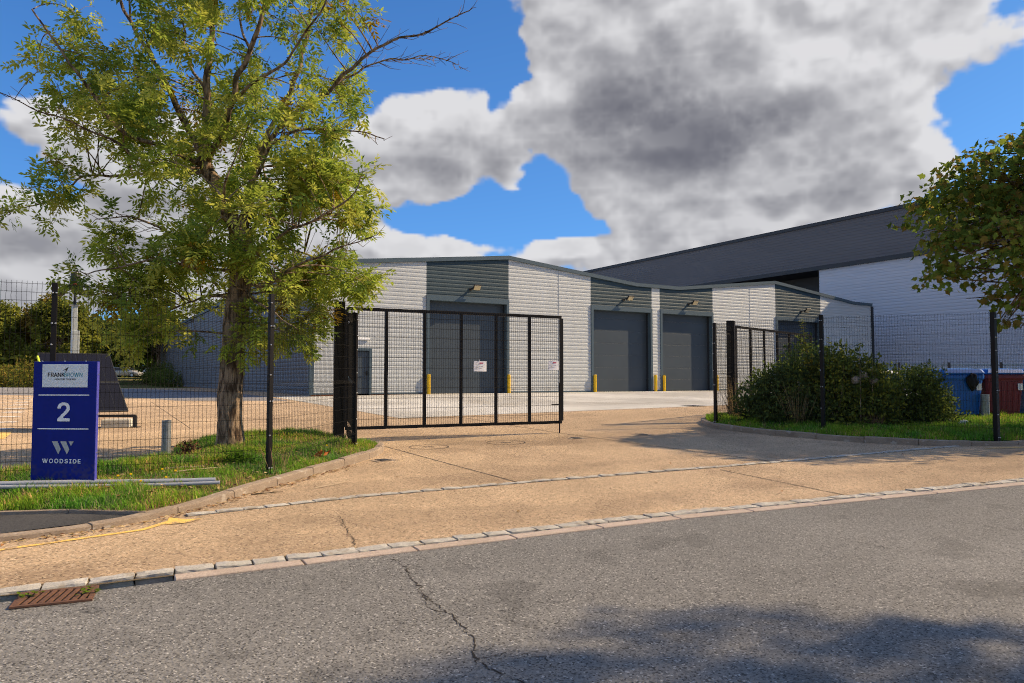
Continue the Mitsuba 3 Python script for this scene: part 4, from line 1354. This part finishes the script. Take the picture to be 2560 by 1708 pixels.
def ash_tree():
    r = np.random.default_rng(42)
    base = V(-4.75, 12.7, .37)
    t = thing('ash_tree', 'tall ash tree with yellow-green feathery leaves and ridged trunk, on grass behind the fence', 'tree')
    pts_all, rad_all = [], []
    for name, pts in LIMBS.items():
        p = np.array(pts, float) / 100 + base
        a, b = RAD[name]
        n = max(8, int(np.linalg.norm(np.diff(p, axis=0), axis=1).sum() / (.05 if name == 'trunk' else .11)))
        c = curve(p, n)
        rad = np.linspace(a, b, n)
        if name == 'trunk':
            h = c[:, 2] - base[2]
            rad = .195 + .085 * np.exp(-np.clip(h, -.05, 9) / .16) - .012 * np.clip(h - 1.5, 0, 9) + .02 * np.exp(-((h - 3.6) / .35) ** 2)
            c = np.vstack([c[:1] - [0, 0, .25], c])
            rad = np.concatenate([[rad[0] * 1.15], rad])
            put('trunk', bark_tube(c, rad, 40, .30, 3), 'm_bark', t, smooth=True)
        else:
            c = c + np.stack([meshkit.noise(c * 3.1 + 9 * k) - .5 for k in range(3)], 1) * .10 * np.clip(np.arange(n) / 4, 0, 1)[:, None]
            put('limb', bark_tube(c, rad, 12 if a > .08 else 7, .35, 5), 'm_bark', t, smooth=True)
        pts_all.append(c)
        rad_all.append(rad)
    LP, LR = np.vstack(pts_all), np.concatenate(rad_all)
    keep = LP[:, 2] > base[2] + 1.9
    LP, LR = LP[keep], LR[keep]
    twigs, lp, ld, ln, ll, lw, lc = [], [], [], [], [], [], []
    total = sum(v[6] for v in VOLUMES)

    def compound(p, d, size, hue):
        d = unit(d)
        side = unit(np.cross(d, UP + r.normal(size=3) * .3))
        nrm = np.cross(side, d)
        rl = .24 * size
        droop = -UP * .25
        for k in range(4):
            q = p + d * rl * (.30 + .2 * k) + droop * rl * (.1 * k * k * .3)
            for s in (-1, 1):
                lp.append(q)
                ld.append(side * s * .85 + d * .55 + droop * .8 + r.normal(size=3) * .16)
                ln.append(nrm + r.normal(size=3) * .35)
                ll.append(size * r.uniform(.085, .125))
                lw.append(size * r.uniform(.033, .047))
                lc.append(hue)
        lp.append(p + d * rl + droop * rl * .35)
        ld.append(d + droop)
        ln.append(nrm)
        ll.append(size * .09)
        lw.append(size * .03)
        lc.append(hue)

    def hue():
        u = r.random()
        g = np.array([.36, .44, .07]) if u < .5 else np.array([.50, .52, .10]) if u < .82 else np.array([.19, .28, .055])
        if r.random() < .03:
            g = np.array([.30, .20, .02])
        return g * r.uniform(.8, 1.2)

    def spray(c, out, n_tw, spread, leafy=1.0, reach=.42):
        for _ in range(n_tw):
            d = unit(out * .8 + rand_unit(r, 1)[0] * 1.0 + UP * .15)
            L = r.uniform(.55, 1.15) * reach
            mid = c + d * L * .5 + rand_unit(r, 1)[0] * .05
            e = c + d * L - UP * .06 * r.random()
            twigs.append(tube([c, mid, e], [.0055, .004, .0025], 3, False))
            m = int(round(r.integers(5, 8) * leafy))
            h0 = hue()
            for i in range(m):
                f = .25 + .75 * (i + r.random()) / max(m, 1)
                q = c * (1 - f) + e * f
                dd = unit(d * .55 + rand_unit(r, 1)[0] * .95 - UP * .25)
                compound(q, dd, r.uniform(.85, 1.25), h0 * r.uniform(.85, 1.15))

    for cx, cy, cz, rx, ry, rz_, wgt in VOLUMES:
        for _ in range(int(round(wgt * ASH_DENSITY))):
            u = rand_unit(r, 1)[0] * r.random() ** .42
            c = base + np.array([cx + rx * u[0], cy + ry * u[1], cz + rz_ * u[2]]) / 100
            dv = LP - c
            score = np.linalg.norm(dv, axis=1) + .9 * np.clip(dv[:, 2] + .05, 0, None)
            i = int(np.argmin(score))
            q = LP[i]
            gap = np.linalg.norm(c - q)
            if gap > .12:
                ctrl = (q + c) / 2 + UP * .10 * gap + rand_unit(r, 1)[0] * .10 * gap
                s = np.linspace(0, 1, 7)[:, None]
                bz = (1 - s) ** 2 * q + 2 * s * (1 - s) * ctrl + s ** 2 * c
                r0 = min(LR[i] * .7, .007 + .011 * gap)
                twigs.append(tube(bz, np.linspace(r0, .0055, 7), 5, False))
                out = unit(c - ctrl)
                if gap > .7 and r.random() < .8:
                    spray(bz[4], unit(out + rand_unit(r, 1)[0]), 2, .3)
            else:
                out = unit(c - base - UP * 3.2)
            spray(c, unit(out + unit((c - base) * [1, 1, .3]) * .5), r.integers(4, 7), .4)
    # bare twiggy ends of the long outer branches
    for name in ('Rbig', 'Rbig2', 'Rlow', 'R1', 'Lout', 'Lout2', 'Llow', 'pole2b'):
        c = np.vstack([curve(np.array(LIMBS[name], float) / 100 + base, 24)])
        for k in range(8, 24):
            for _ in range(2 if name in ('Rbig', 'Rbig2') else 1):
                d = unit(unit(c[min(k + 1, 23)] - c[k - 1]) * 1.1 + rand_unit(r, 1)[0] * .8)
                L = r.uniform(.18, .75) * (1 - .5 * (k - 8) / 16)
                e1 = c[k] + d * L * .5 + rand_unit(r, 1)[0] * .05
                e2 = c[k] + d * L + rand_unit(r, 1)[0] * .07 + UP * .05
                twigs.append(tube([c[k], e1, e2], [.007, .005, .003], 4, False))
                if name in ('Lout2', 'Llow'):
                    if r.random() < .3 and k < 19:
                        spray(e2, d, 2, .3, .8, .25)
    put('twig', cat(twigs), 'm_bark', t, kind='stuff')
    v, f = leaf_cards(lp, np.array(ld), np.array(ln), np.array(ll), np.array(lw), .15, .48)
    put_cards('foliage', v, f, np.array(lc) * r.uniform(.85, 1.15, (len(lc), 1)), 4, t, kind='stuff')
    return len(lp)


ASH_DENSITY = .70
N_ASH = ash_tree()


def crown(blobs, n, r, shell=.55, low=True, rough=.45):
    w = np.array([b[3] * b[4] * b[5] for b in blobs]) ** .8
    idx = r.choice(len(blobs), n, p=w / w.sum())
    bb = np.array(blobs)[idx]
    u = rand_unit(r, n)
    if low:
        u[:, 2] = np.where(u[:, 2] < -.35, -u[:, 2] * .6, u[:, 2])
    rad = shell + (1 - shell) * r.random(n) ** .6
    P = bb[:, :3] + bb[:, 3:6] * u * rad[:, None] * (.85 + rough * (meshkit.noise(u * 2.6 + bb[:, :3]) - .35))[:, None]
    return P, u


def broad_tree(label, x, y, z, trunk_h, trunk_r, blobs, n, leaf, cols, group=None, seed=0, star=False, name='tree', limbs=7, spread=.55):
    r = np.random.default_rng(seed)
    t = thing(name, label, 'tree', group)
    o = V(x, y, z)
    bl = np.array([(b[0] + x, b[1] + y, b[2] + z, b[3], b[4], b[5]) for b in blobs])
    top = o + UP * trunk_h
    hi = bl[np.argmax(bl[:, 2]), :3]
    put('trunk', bark_tube(curve([o - UP * .2, o + UP * trunk_h * .5 + r.normal(size=3) * .06, top, (top + hi) / 2, hi], 22), np.linspace(trunk_r, trunk_r * .25, 22), 10, .3, 4), 'm_bark', t, smooth=True)
    ms = []
    for i in range(limbs * len(bl)):
        b = bl[i % len(bl)]
        e = b[:3] + b[3:6] * rand_unit(r, 1)[0] * .8
        s = o + (hi - o) * r.uniform(.35, .85) * (trunk_h / max(hi[2] - o[2], .1) if False else 1)
        ms.append(tube(curve([s, (s + e) / 2 + UP * .1, e], 8), np.linspace(trunk_r * .28, .008, 8), 5, False))
    put('branch', cat(ms), 'm_bark', t, kind='stuff')
    P, u = crown(bl, n, r)
    D = rand_unit(r, n) * .9 + u * .4 - UP * .45
    N = u + UP * .5 + rand_unit(r, n) * .7
    col = np.array(cols)[r.integers(len(cols), size=n)] * r.uniform(.7, 1.3, (n, 1)) * (.7 + .6 * meshkit.noise(P / (leaf * 7), seed))[:, None]
    L = leaf * r.uniform(.7, 1.3, n)
    if star:
        v, f = star_leaves(P, D, N, L)
        put_cards('foliage', v, f, col, 12, t, kind='stuff')
    else:
        v, f = leaf_cards(P, D, N, L, L * .62, .15)
        put_cards('foliage', v, f, col, 4, t, kind='stuff')
    return t


MAPLE = [(.18, .24, .04), (.15, .215, .04), (.24, .26, .045), (.12, .18, .035), (.26, .19, .045)]
mb_ = [(0, 0, 5.2, 2.6, 2.6, 2.2), (-2.7, -.2, 3.8, 1.6, 1.8, 1.25), (-2.0, .3, 5.2, 1.8, 1.9, 1.3), (-3.2, .4, 4.8, 1.25, 1.3, .95), (.6, -1.0, 6.4, 2.0, 2.0, 1.5), (-1.2, -1.3, 3.4, 2.2, 1.6, 1.2), (1.6, .2, 4.6, 2.4, 2.2, 2.2), (-2.4, -.9, 2.75, 1.2, 1.0, .7), (.4, -.9, 2.9, 2.2, 1.6, .9), (-3.6, .2, 3.2, .7, .7, .6), (-.6, -.2, 6.3, .9, 1.0, .8), (.2, .2, 7.3, 1.1, 1.1, .8), (-1.7, -.4, 6.1, .6, .7, .5), (-2.9, .3, 5.9, .5, .6, .4), (-3.5, -.2, 4.1, .6, .6, .4), (-2.9, -.8, 2.2, .35, .35, .25)]
broad_tree('broad maple with dull green and rusty leaves overhanging the fence at the right edge', 13.2, 16.3, .45, 2.2, .16, mb_, 15000, .155, MAPLE, seed=5, star=True, name='maple_tree', limbs=9)
# street trees on the near verge, out of the frame to the right, whose shade falls on the road
TALL = [(0, 0, 10.4, 2.0, 1.9, 1.8), (-1.5, .9, 10.8, 1.3, 1.0, .8), (-.4, -1.3, 9.6, 1.5, 1.4, 1.2), (1.6, -.4, 9.4, 1.6, 1.6, 1.4), (-2.3, -.9, 9.6, .9, .9, .7), (1.0, 1.2, 11.0, 1.2, 1.1, .8), (.2, .1, 12.2, 1.4, 1.4, 1.2), (-1.6, 1.1, 12.4, 1.2, .8, .7), (-1.7, 1.9, 11.5, 1.1, .45, .4)]
for i, (x, y, sd) in enumerate(((17.8, 5.9, 21), (24.5, 9.0, 22))):
    broad_tree(f'tall street tree shading the road from its near side, {["nearer", "farther"][i]} one', x, y, float(gz(y)), 5.5, .2, TALL, 9000, .20, MAPLE, seed=sd, name='street_tree', limbs=4)

FAR = [[(0.21, 0.231, 0.039), (0.252, 0.252, 0.042), (0.154, 0.182, 0.036)], [(0.14, 0.182, 0.042), (0.175, 0.21, 0.045), (0.105, 0.14, 0.035)], [(0.28, 0.231, 0.045), (0.217, 0.203, 0.042), (0.35, 0.238, 0.056)], [(0.154, 0.252, 0.045), (0.203, 0.294, 0.049), (0.126, 0.196, 0.042)]]
far_trees = [
    ('bushy olive-green tree at the far left edge of the yard', -58.5, 84.0, 9.2, 4.6, 0, 3), ('rust-tinted thin-topped tree behind the left fence', -55.0, 88.0, 10.4, 4.6, 2, 1), ('tall yellow-green tree with pale bare limbs behind the camera tower', -50.5, 84.0, 9.7, 4.0, 0, 0),
    ('dark brownish tree just right of the camera mast', -44.0, 92.0, 9.6, 4.0, 1, 2), ('olive tree between the mast and the ash tree', -40.5, 86.0, 9.2, 3.7, 0, 1), ('dull green tree behind the parked cars', -46.0, 118.0, 12.0, 5.5, 1, 0), ('yellowish tree drooping in front of the parked cars', -47.3, 101.0, 8.4, 3.0, 3, 0),
    ('dark green tree by the far end of the warehouse side wall', -47.0, 128.0, 12.5, 6.0, 1, 1), ('bright green bush-like tree cut by the left edge of the picture', -62.5, 80.0, 7.4, 3.6, 3, 2), ('bushy tree out beyond the left edge of the yard', -70.0, 84.0, 9.5, 5.0, 0, 2)]
for i, (lab, x, y, h, w, c, q) in enumerate(far_trees):
    r = np.random.default_rng(100 + i)
    g = float(gz(y))
    bl = [(0, 0, h * .62, w * .75, w * .7, h * .30)]
    for k in range(7):
        a = r.uniform(0, 6.28)
        hh = r.uniform(.25, .86)
        rr = w * .62 * math.sin(min(1, (1.05 - hh) * 1.9) * 1.57)
        bl.append((math.cos(a) * rr, math.sin(a) * rr, h * hh, w * r.uniform(.32, .5), w * r.uniform(.32, .5), h * r.uniform(.11, .19)))
    bl.append((r.normal() * .5, 0, h * .90, w * .30, w * .3, h * .12))
    broad_tree(lab, x, y, g, h * .35, .2, bl, 9000, .40 if y < 100 else .5, FAR[c], 'trees along the far edge of the yard', 60 + i, limbs=5)


def woodland():
    r = np.random.default_rng(300)
    n = 40000
    x = r.uniform(-150, -18, n)
    y = 128 + (x + 60) * .12 + r.normal(size=n) * 5
    top = 7.2 + 5.5 * meshkit.fbm(np.column_stack([x * .11, y * .02, x * 0]), 4, 8)
    z = gz(y) + r.random(n) ** .8 * top
    P = np.column_stack([x, y, z])
    D = rand_unit(r, n) - UP * .3
    N = rand_unit(r, n) + UP * .5 - np.array([0, .6, 0])
    col = np.array(FAR[0] + FAR[1])[r.integers(6, size=n)] * r.uniform(.7, 1.3, (n, 1)) * (.6 + .8 * meshkit.noise(P / 3.0, 4))[:, None]
    L = 1.0 * r.uniform(.7, 1.3, n)
    v, f = leaf_cards(P, D, N, L, L * .7, .15)
    put_cards('woodland', v, f, col, 4, None, label='continuous dark belt of trees beyond the yard and the parked cars', kind='stuff')


woodland()


def hedge(label, blobs, n, leaf, cols, seed, cat_='hedge', name='hedge', stems=20, stem_r=.02, zfun=None):
    r = np.random.default_rng(seed)
    t = thing(name, label, cat_)
    bl = np.array(blobs, float)
    ms = []
    for i in range(stems):
        b = bl[r.integers(len(bl))]
        s = V(b[0] + r.normal() * b[3] * .4, b[1] + r.normal() * b[4] * .4, float(gz(b[1])))
        e = b[:3] + b[3:6] * rand_unit(r, 1)[0] * .85
        e[2] = max(e[2], s[2] + .2)
        ms.append(tube(curve([s, (s + e) / 2 + r.normal(size=3) * .05, e], 6), np.linspace(stem_r, .005, 6), 4, False))
    put('stem', cat(ms), 'm_bark', t, kind='stuff')
    P, u = crown(bl, n, r, .30, False, .8)
    ground = gz(P[:, 1])
    P[:, 2] = np.maximum(P[:, 2], ground + .04 + .1 * r.random(n))
    D = rand_unit(r, n) + u * .5 + UP * .15
    N = u + UP * .6 + rand_unit(r, n) * .7
    col = np.array(cols)[r.integers(len(cols), size=n)] * r.uniform(.7, 1.3, (n, 1)) * (.65 + .7 * meshkit.noise(P / (leaf * 6), seed))[:, None]
    L = leaf * r.uniform(.65, 1.35, n)
    v, f = leaf_cards(P, D, N, L, L * .5, .15)
    put_cards('foliage', v, f, col, 4, t, kind='stuff')
    return t


hedge('long low mixed hedge along the far side of the yard at left', [(-66 + 4.2 * i, 84.5 - 3.3 * i, 1.6 + .25 * math.sin(i * 2.1), 2.8, 1.6, 1.35 + .3 * math.sin(i * 1.3)) for i in range(7)], 12000, .28, FAR[2] + FAR[0], 31, stems=30)
hedge('rounded clipped dark hedge between the parked cars and the warehouse side wall', [(-40.5, 86, 2.0, 2.4, 2.2, 1.6), (-37.0, 80, 1.8, 2.2, 2.2, 1.5), (-33.2, 73, 1.4, 1.8, 1.8, 1.1), (-43.5, 92, 1.9, 2.0, 2, 1.3)], 8000, .20, FAR[1], 32)
G5 = .44
hedge('dark leafy bush beside the right gate post', [(6.15, 17.9, 1.15, .75, .7, .75), (6.75, 17.4, 1.45, .85, .8, .95), (5.85, 17.9, .8, .5, .5, .5), (6.4, 17.2, .75, .8, .6, .5), (7.0, 17.0, .8, .5, .6, .5)], 12000, .10, [(.08, .12, .045), (.10, .145, .045), (.15, .19, .045)], 33, 'bush', 'bush', 26, .012)
hedge('yellow-green bush with pale pinkish seed heads behind the middle fence post', [(7.6, 17.0, 1.4, .85, .7, .85), (8.15, 16.8, 1.15, .65, .6, .75), (7.2, 16.9, 1.7, .5, .5, .55), (7.8, 16.6, .8, .9, .5, .5)], 11000, .10, [(.15, .19, .04), (.28, .28, .045), (.10, .135, .04)], 34, 'bush', 'bush', 26, .012)
hedge('rounded low bush in front of the blue bin', [(9.2, 17.2, 1.15, .85, .7, .72), (9.85, 17.6, .90, .55, .5, .55), (8.65, 17.3, .95, .5, .5, .5), (9.3, 17.0, .7, .95, .5, .4), (9.5, 17.4, 1.5, .4, .4, .4)], 11000, .085, [(.11, .15, .04), (.21, .25, .045), (.08, .115, .035)], 35, 'bush', 'bush', 26, .012)
for i, (x, y, c) in enumerate(((7.75, 16.55, 1.62), (7.95, 16.5, 1.50), (7.55, 16.5, 1.52))):
    m = trimesh.creation.icosphere(2, .09)
    m.vertices = np.array(m.vertices) * (1 + .3 * (meshkit.noise(np.array(m.vertices) * 40) - .5))[:, None] + [x, y, c]
    k = thing('seed_head', f'pale pinkish rounded seed head on the yellow-green bush, {["middle", "right", "left"][i]} one', 'flower', 'pale seed heads on the bush')
    put('head', m, 'm_chan', k)


def weed_stalk(label, x, y, z0, h, n, leaf, lean, cols, seed, name='weed'):
    r = np.random.default_rng(seed)
    t = thing(name, label, 'weed')
    c = curve([(x, y, z0), (x + lean * .4, y, z0 + h * .5), (x + lean, y + .05, z0 + h)], 14)
    put('stem', tube(c, np.linspace(.012, .004, 14), 5), 'm_bark', t)
    P, D = [], []
    for i in range(n):
        f = .35 + .65 * i / n
        q = c[0] * 0 + np.array([np.interp(f, np.linspace(0, 1, 14), c[:, k]) for k in range(3)])
        a = i * 2.4 + r.normal() * .3
        P.append(q)
        D.append((math.cos(a), math.sin(a), r.uniform(.0, .5)))
    P, D = np.array(P), np.array(D)
    L = leaf * (1.15 - .75 * np.linspace(0, 1, n)) * r.uniform(.8, 1.2, n)
    v, f = leaf_cards(P, D, np.tile(UP, (n, 1)) + rand_unit(r, n) * .3, L, L * .46, .1)
    put_cards('leaf', v, f, np.array(cols)[r.integers(len(cols), size=n)], 4, t, kind='stuff')


YG = [(.38, .38, .06), (.30, .33, .05), (.44, .36, .06)]
weed_stalk('tallest yellow-green weed spike above the bushes, in front of the rightmost roller door', 6.85, 17.1, .5, 2.40, 110, .23, -.20, YG, 51)
weed_stalk('shorter yellowish weed spike just right of the tallest one', 7.05, 16.9, .5, 2.0, 90, .20, .12, YG, 52)
weed_stalk('thin dark weed spike standing right of the middle fence post', 7.55, 16.3, .5, 1.85, 40, .12, .02, [(.10, .15, .035), (.13, .18, .035)], 53)
weed_stalk('leafy weed spike with broad whorls over the pink-flowered bush', 7.85, 16.4, .5, 1.62, 46, .20, .05, [(.12, .19, .035), (.17, .22, .04)], 54)
weed_stalk('spindly weed with bent tip above the rounded bush', 9.55, 17.3, .5, 1.45, 26, .12, .45, [(.11, .16, .035)], 55)
weed_stalk('spindly dark weed above the left side of the rounded bush', 8.75, 17.2, .5, 1.50, 26, .12, .10, [(.11, .16, .035)], 56)


def grass(poly_args, dens, hmin, hmax, width, dry, seed, clip=None, kind_label=None):
    poly, back = poly_args[0], poly_args[1]
    r = np.random.default_rng(seed)
    x0, y0, x1, y1 = poly.bounds
    if clip:
        x0, y0, x1, y1 = max(x0, clip[0]), max(y0, clip[1]), min(x1, clip[2]), min(y1, clip[3])
    n = int((x1 - x0) * (y1 - y0) * dens)
    xy = np.column_stack([r.uniform(x0, x1, n), r.uniform(y0, y1, n)])
    g = shapely.contains(poly, shapely.points(xy))
    q3 = np.column_stack([xy, np.zeros(n)])
    patch = meshkit.fbm(q3 * 1.5, 4, seed)
    tuft = meshkit.noise(q3 * 5.5, seed + 3)
    keep = g & (r.random(n) < np.clip(.25 + 1.8 * (patch - .28) + .5 * (tuft - .4), .12, 1))
    xy, patch, tuft = xy[keep], patch[keep], tuft[keep]
    n = len(xy)
    z = bank(xy, *poly_args)
    h = r.uniform(hmin, hmax, n) * (.45 + .9 * tuft) * (.6 + .8 * patch)
    a = r.uniform(0, 6.28, n)
    lean = r.uniform(.15, .95, n) * h
    P = np.column_stack([xy, z - .005])
    side = np.column_stack([-np.sin(a), np.cos(a), np.zeros(n)]) * width * r.uniform(.6, 1.4, (n, 1)) / 2
    fwd = np.column_stack([np.cos(a), np.sin(a), np.zeros(n)])
    mid = P + fwd * (lean * .35)[:, None] + np.array([0, 0, 1]) * (h * .62)[:, None]
    tip = P + fwd * lean[:, None] + np.array([0, 0, 1]) * h[:, None]
    v = np.stack([P - side, P + side, mid + side * .8, mid - side * .8, tip], 1).reshape(-1, 3)
    b = np.arange(n)[:, None] * 5
    f = np.concatenate([b + [0, 1, 2], b + [0, 2, 3], b + [3, 2, 4]], 1).reshape(-1, 3)
    dryness = np.clip((r.random(n) < dry * (1.6 - 1.6 * patch)).astype(float), 0, 1)[:, None]
    col = np.array([.18, .35, .038]) * (1 - dryness) + np.array([.44, .35, .17]) * dryness
    yel = meshkit.noise(q3[keep] * 2.2, seed + 8)[:, None]
    col = col * (.75 + .5 * r.random((n, 1))) * (1 + np.array([1.0, .30, -.1]) * (yel - .4))
    put_cards('grass', v, f, col, 5, None, 'm_grass', label=kind_label, kind='stuff')


grass(LV, 4200, .04, .125, .0075, .30, 71, (-8.2, 7.4, -2.0, 15.6), 'sunlit short grass with dry patches on the left verge')
grass(RV, 2300, .05, .15, .010, .16, 72, (4.6, 13.4, 15.5, 21.0), 'shaded longer grass on the right verge')
# ------------------------------------------------------------------ small things on the ground
r = np.random.default_rng(90)


def tuft(label, x, y, z, n, h, col, seed, name='dry_grass_tuft', width=.009, cat_='dry grass'):
    q = np.random.default_rng(seed)
    a = q.uniform(0, 6.28, n)
    rad = q.random(n) * .16
    P = np.column_stack([x + np.cos(a) * rad, y + np.sin(a) * rad, np.full(n, z)])
    D = np.column_stack([np.cos(a) * q.uniform(.1, .5, n), np.sin(a) * q.uniform(.1, .5, n), np.ones(n)])
    L = h * q.uniform(.5, 1.1, n)
    v, f = leaf_cards(P, D, rand_unit(q, n), L, np.full(n, width), .1)
    k = thing(name, label, cat_)
    put_cards('blade', v, f, np.array(col) * q.uniform(.7, 1.3, (n, 1)), 4, k, 'm_vcol', kind='stuff')


STRAW = (.26, .185, .09)
tuft('tall dry straw-coloured grass clump at the foot of the right gate post', 5.55, 18.55, .5, 160, 1.15, STRAW, 1)
tuft('dry straw stalks in front of the dark bush', 6.35, 16.75, .48, 60, 1.1, STRAW, 2)
tuft('low brown dry tuft under the pink-flowered bush', 7.75, 16.15, .48, 90, .38, (.14, .08, .05), 3)
tuft('thin pale dry stalks against the foot of the fence post right of the ash tree', -3.12, 9.98, .33, 22, .5, STRAW, 4)

q = np.random.default_rng(4)
n = 420
a = q.uniform(0, 6.28, n)
P = np.column_stack([-3.78 + q.normal(size=n) * .13, 10.40 + q.normal(size=n) * .10, .36 + q.random(n) * .20])
D = np.column_stack([np.cos(a), np.sin(a), q.uniform(-.1, .7, n)])
v, f = leaf_cards(P, D, np.tile(UP, (n, 1)) + rand_unit(q, n) * .4, q.uniform(.05, .1, n), q.uniform(.025, .045, n))
k = thing('leafy_weed', 'bright green leafy weed clump by the fence post right of the ash trunk', 'weed')
put_cards('leaf', v, f, np.array([(.10, .20, .02)]) * q.uniform(.7, 1.3, (n, 1)), 4, k, kind='stuff')
n = 260
P = np.column_stack([-4.98 + q.normal(size=n) * .08, 11.62 + q.normal(size=n) * .10, .33 + q.random(n) * .24])
v, f = leaf_cards(P, rand_unit(q, n) + UP * .4, rand_unit(q, n), q.uniform(.04, .10, n), q.uniform(.015, .03, n))
k = thing('dead_weed', 'dead brown weed clump on the grass edge right of the grey bollard', 'weed')
put_cards('leaf', v, f, np.array([(.11, .05, .025)]) * q.uniform(.4, 1.4, (n, 1)), 4, k, 'm_vcol', kind='stuff')
for j, (x, y, lab) in enumerate(((-3.17, 5.02, 'small green weed sprouting at the left end of the gully grate'), (-2.84, 5.10, 'small green weed sprouting at the right end of the gully grate'))):
    n = 16
    P = np.column_stack([x + q.normal(size=n) * .035, y + q.normal(size=n) * .03, float(gz(y)) + .012 + q.random(n) * .02])
    v, f = leaf_cards(P, rand_unit(q, n) * [1, 1, .3], np.tile(UP, (n, 1)), q.uniform(.03, .05, n), q.uniform(.022, .035, n))
    k = thing('small_weed', lab, 'weed')
    put_cards('leaf', v, f, np.array([(.16, .24, .03)]) * q.uniform(.7, 1.3, (n, 1)), 4, k, kind='stuff')

DAND = [(-4.62, 8.86), (-4.50, 8.92), (-4.33, 9.35), (-4.12, 9.25), (-4.02, 8.78), (-3.68, 9.0), (-4.15, 8.45), (-5.62, 8.4), (-3.02, 12.3)]
DW = ['closest to the right edge of the blue sign', 'second one right of the blue sign', 'under the fence between sign and grey bollard', 'below the bleached piece of wood', 'just behind the middle of the grey pipes', 'behind the right end of the grey pipes', 'in front of the grey pipes', 'left of the blue sign', 'beside the last fence post before the gates']
for i, (x, y) in enumerate(DAND):
    z = lz(x, y) + r.uniform(.05, .09)
    k = thing('dandelion', f'small yellow dandelion in the grass, {DW[i]}', 'flower', 'dandelions in the left grass')
    put('stalk', tube([(x, y, lz(x, y)), (x, y, z)], .003, 4, False), 'm_pipe', k)
    m = trimesh.creation.cylinder(.014, .010, 10)
    m.apply_transform(trimesh.transformations.rotation_matrix(.7, [1, 0, 0]))
    m.apply_translation([x, y, z])
    put('flower', m, 'm_yellow', k)

STK = [((-3.05, 8.85), (-2.72, 8.98), .010, 'dark stick on the drive against the left kerb'), ((-2.42, 9.3), (-2.13, 9.75), .008, 'pale bent twig on the drive right of the left kerb'), ((-4.42, 9.62), (-3.95, 9.72), .016, 'bleached piece of wood lying at the fence foot by the sign'), ((-4.15, 9.35), (-3.75, 9.75), .010, 'brown stick leaning in the dry grass under the fence'), ((5.9, 9.6), (6.2, 9.72), .012, 'short dark stick lying on the crossing strip at right')]
for i, (p, e, rad, lab) in enumerate(STK):
    on = i in (2, 3)
    zz = lambda x, y: (lz(x, y) + .03 if on else float(gz(y))) + rad
    mid = ((p[0] + e[0]) / 2 + .02, (p[1] + e[1]) / 2 - .02)
    k = thing('stick', lab, 'stick')
    scene[k] = mikit.ply(tube(curve([(*p, zz(*p)), (*mid, zz(*mid) + .01), (*e, zz(*e) + .012)], 8), np.linspace(rad, rad * .5, 8), 6), 'm_bark' if i in (0, 4) else 'm_wood', smooth=40)


def litter(label, pts, cols, size, zfun, mat='m_vcol'):
    n = len(pts)
    P = np.column_stack([pts, [zfun(x, y) for x, y in pts]])
    v, f = leaf_cards(P, rand_unit(r, n) * [1, 1, .12], np.tile(UP, (n, 1)) + rand_unit(r, n) * .35, size * r.uniform(.6, 1.3, n), size * .5 * r.uniform(.7, 1.2, n), .2)
    put_cards('fallen_leaves', v, f, np.array(cols)[r.integers(len(cols), size=n)] * r.uniform(.6, 1.3, (n, 1)), 4, None, mat, label=label, kind='stuff')


BRN = [(.22, .10, .035), (.30, .19, .07), (.14, .06, .03), (.36, .27, .13)]
kl = LineString(LK[:, :2])
pts = []
for _ in range(420):
    c = kl.interpolate(r.uniform(8.6, 17.2))
    d = abs(r.normal()) * .10 + .02
    pts.append((c.x + d * .9, c.y - d * .42))
pts += [(r.uniform(-3, 9), 6.3 + r.uniform(0, 9)) for _ in range(46)]
pts = [p for p in pts if not lv.contains(Point(p)) and not rv.contains(Point(p)) and p[1] > 5.6 + .5 * (p[0] + 2)]
litter('brown dry leaves and bits gathered along the kerb and scattered on the drive', pts, BRN, .055, lambda x, y: float(gz(y)) + .012)
pts = []
while len(pts) < 900:
    x, y = r.uniform(-7.5, -2.2), r.uniform(7.55, 12.0)
    if lv.contains(Point(x, y)) and r.random() < .25 + .9 * (meshkit.noise(np.array([x * 2.2, y * 2.2, 0])) > .55):
        pts.append((x, y))
litter('dry leaves and straw lying in the left verge grass', pts, BRN + [(.36, .28, .14)] * 3, .07, lambda x, y: lz(x, y) + r.uniform(.012, .05))
pts = []
while len(pts) < 260:
    x, y = r.uniform(4.8, 15), r.uniform(13.4, 18)
    if rv.contains(Point(x, y)):
        pts.append((x, y))
litter('brown leaves lying in the right verge grass', pts, BRN, .08, lambda x, y: lz(x, y, RV) + r.uniform(.02, .05))
for i, (x, y) in enumerate(((9.9, 17.0), (10.15, 16.9))):
    k = thing('litter', ['crumpled white scrap at the foot of the rounded bush, left piece', 'crumpled white scrap in front of the blue bin, right piece'][i], 'litter')
    m = trimesh.creation.icosphere(2, .10)
    m.vertices = np.array(m.vertices) * (1 + .9 * (meshkit.noise(np.array(m.vertices) * 30) - .5))[:, None] * [1, .7, .6] + [x, y, lz(x, y, RV) + .06]
    put('scrap', m, 'm_paper', k)
k = thing('fallen_leaf', 'crumpled orange leaf standing in the grass left of the left kerb', 'leaf')
n = 14
P = np.column_stack([-2.88 + r.normal(size=n) * .05, 11.45 + r.normal(size=n) * .05, np.full(n, lz(-2.88, 11.45) + .05)])
v, f = leaf_cards(P, rand_unit(r, n) + UP * .4, rand_unit(r, n), .11, .05)
put_cards('leaf', v, f, np.array([(.42, .12, .03)]) * r.uniform(.6, 1.2, (n, 1)), 4, k, 'm_vcol')
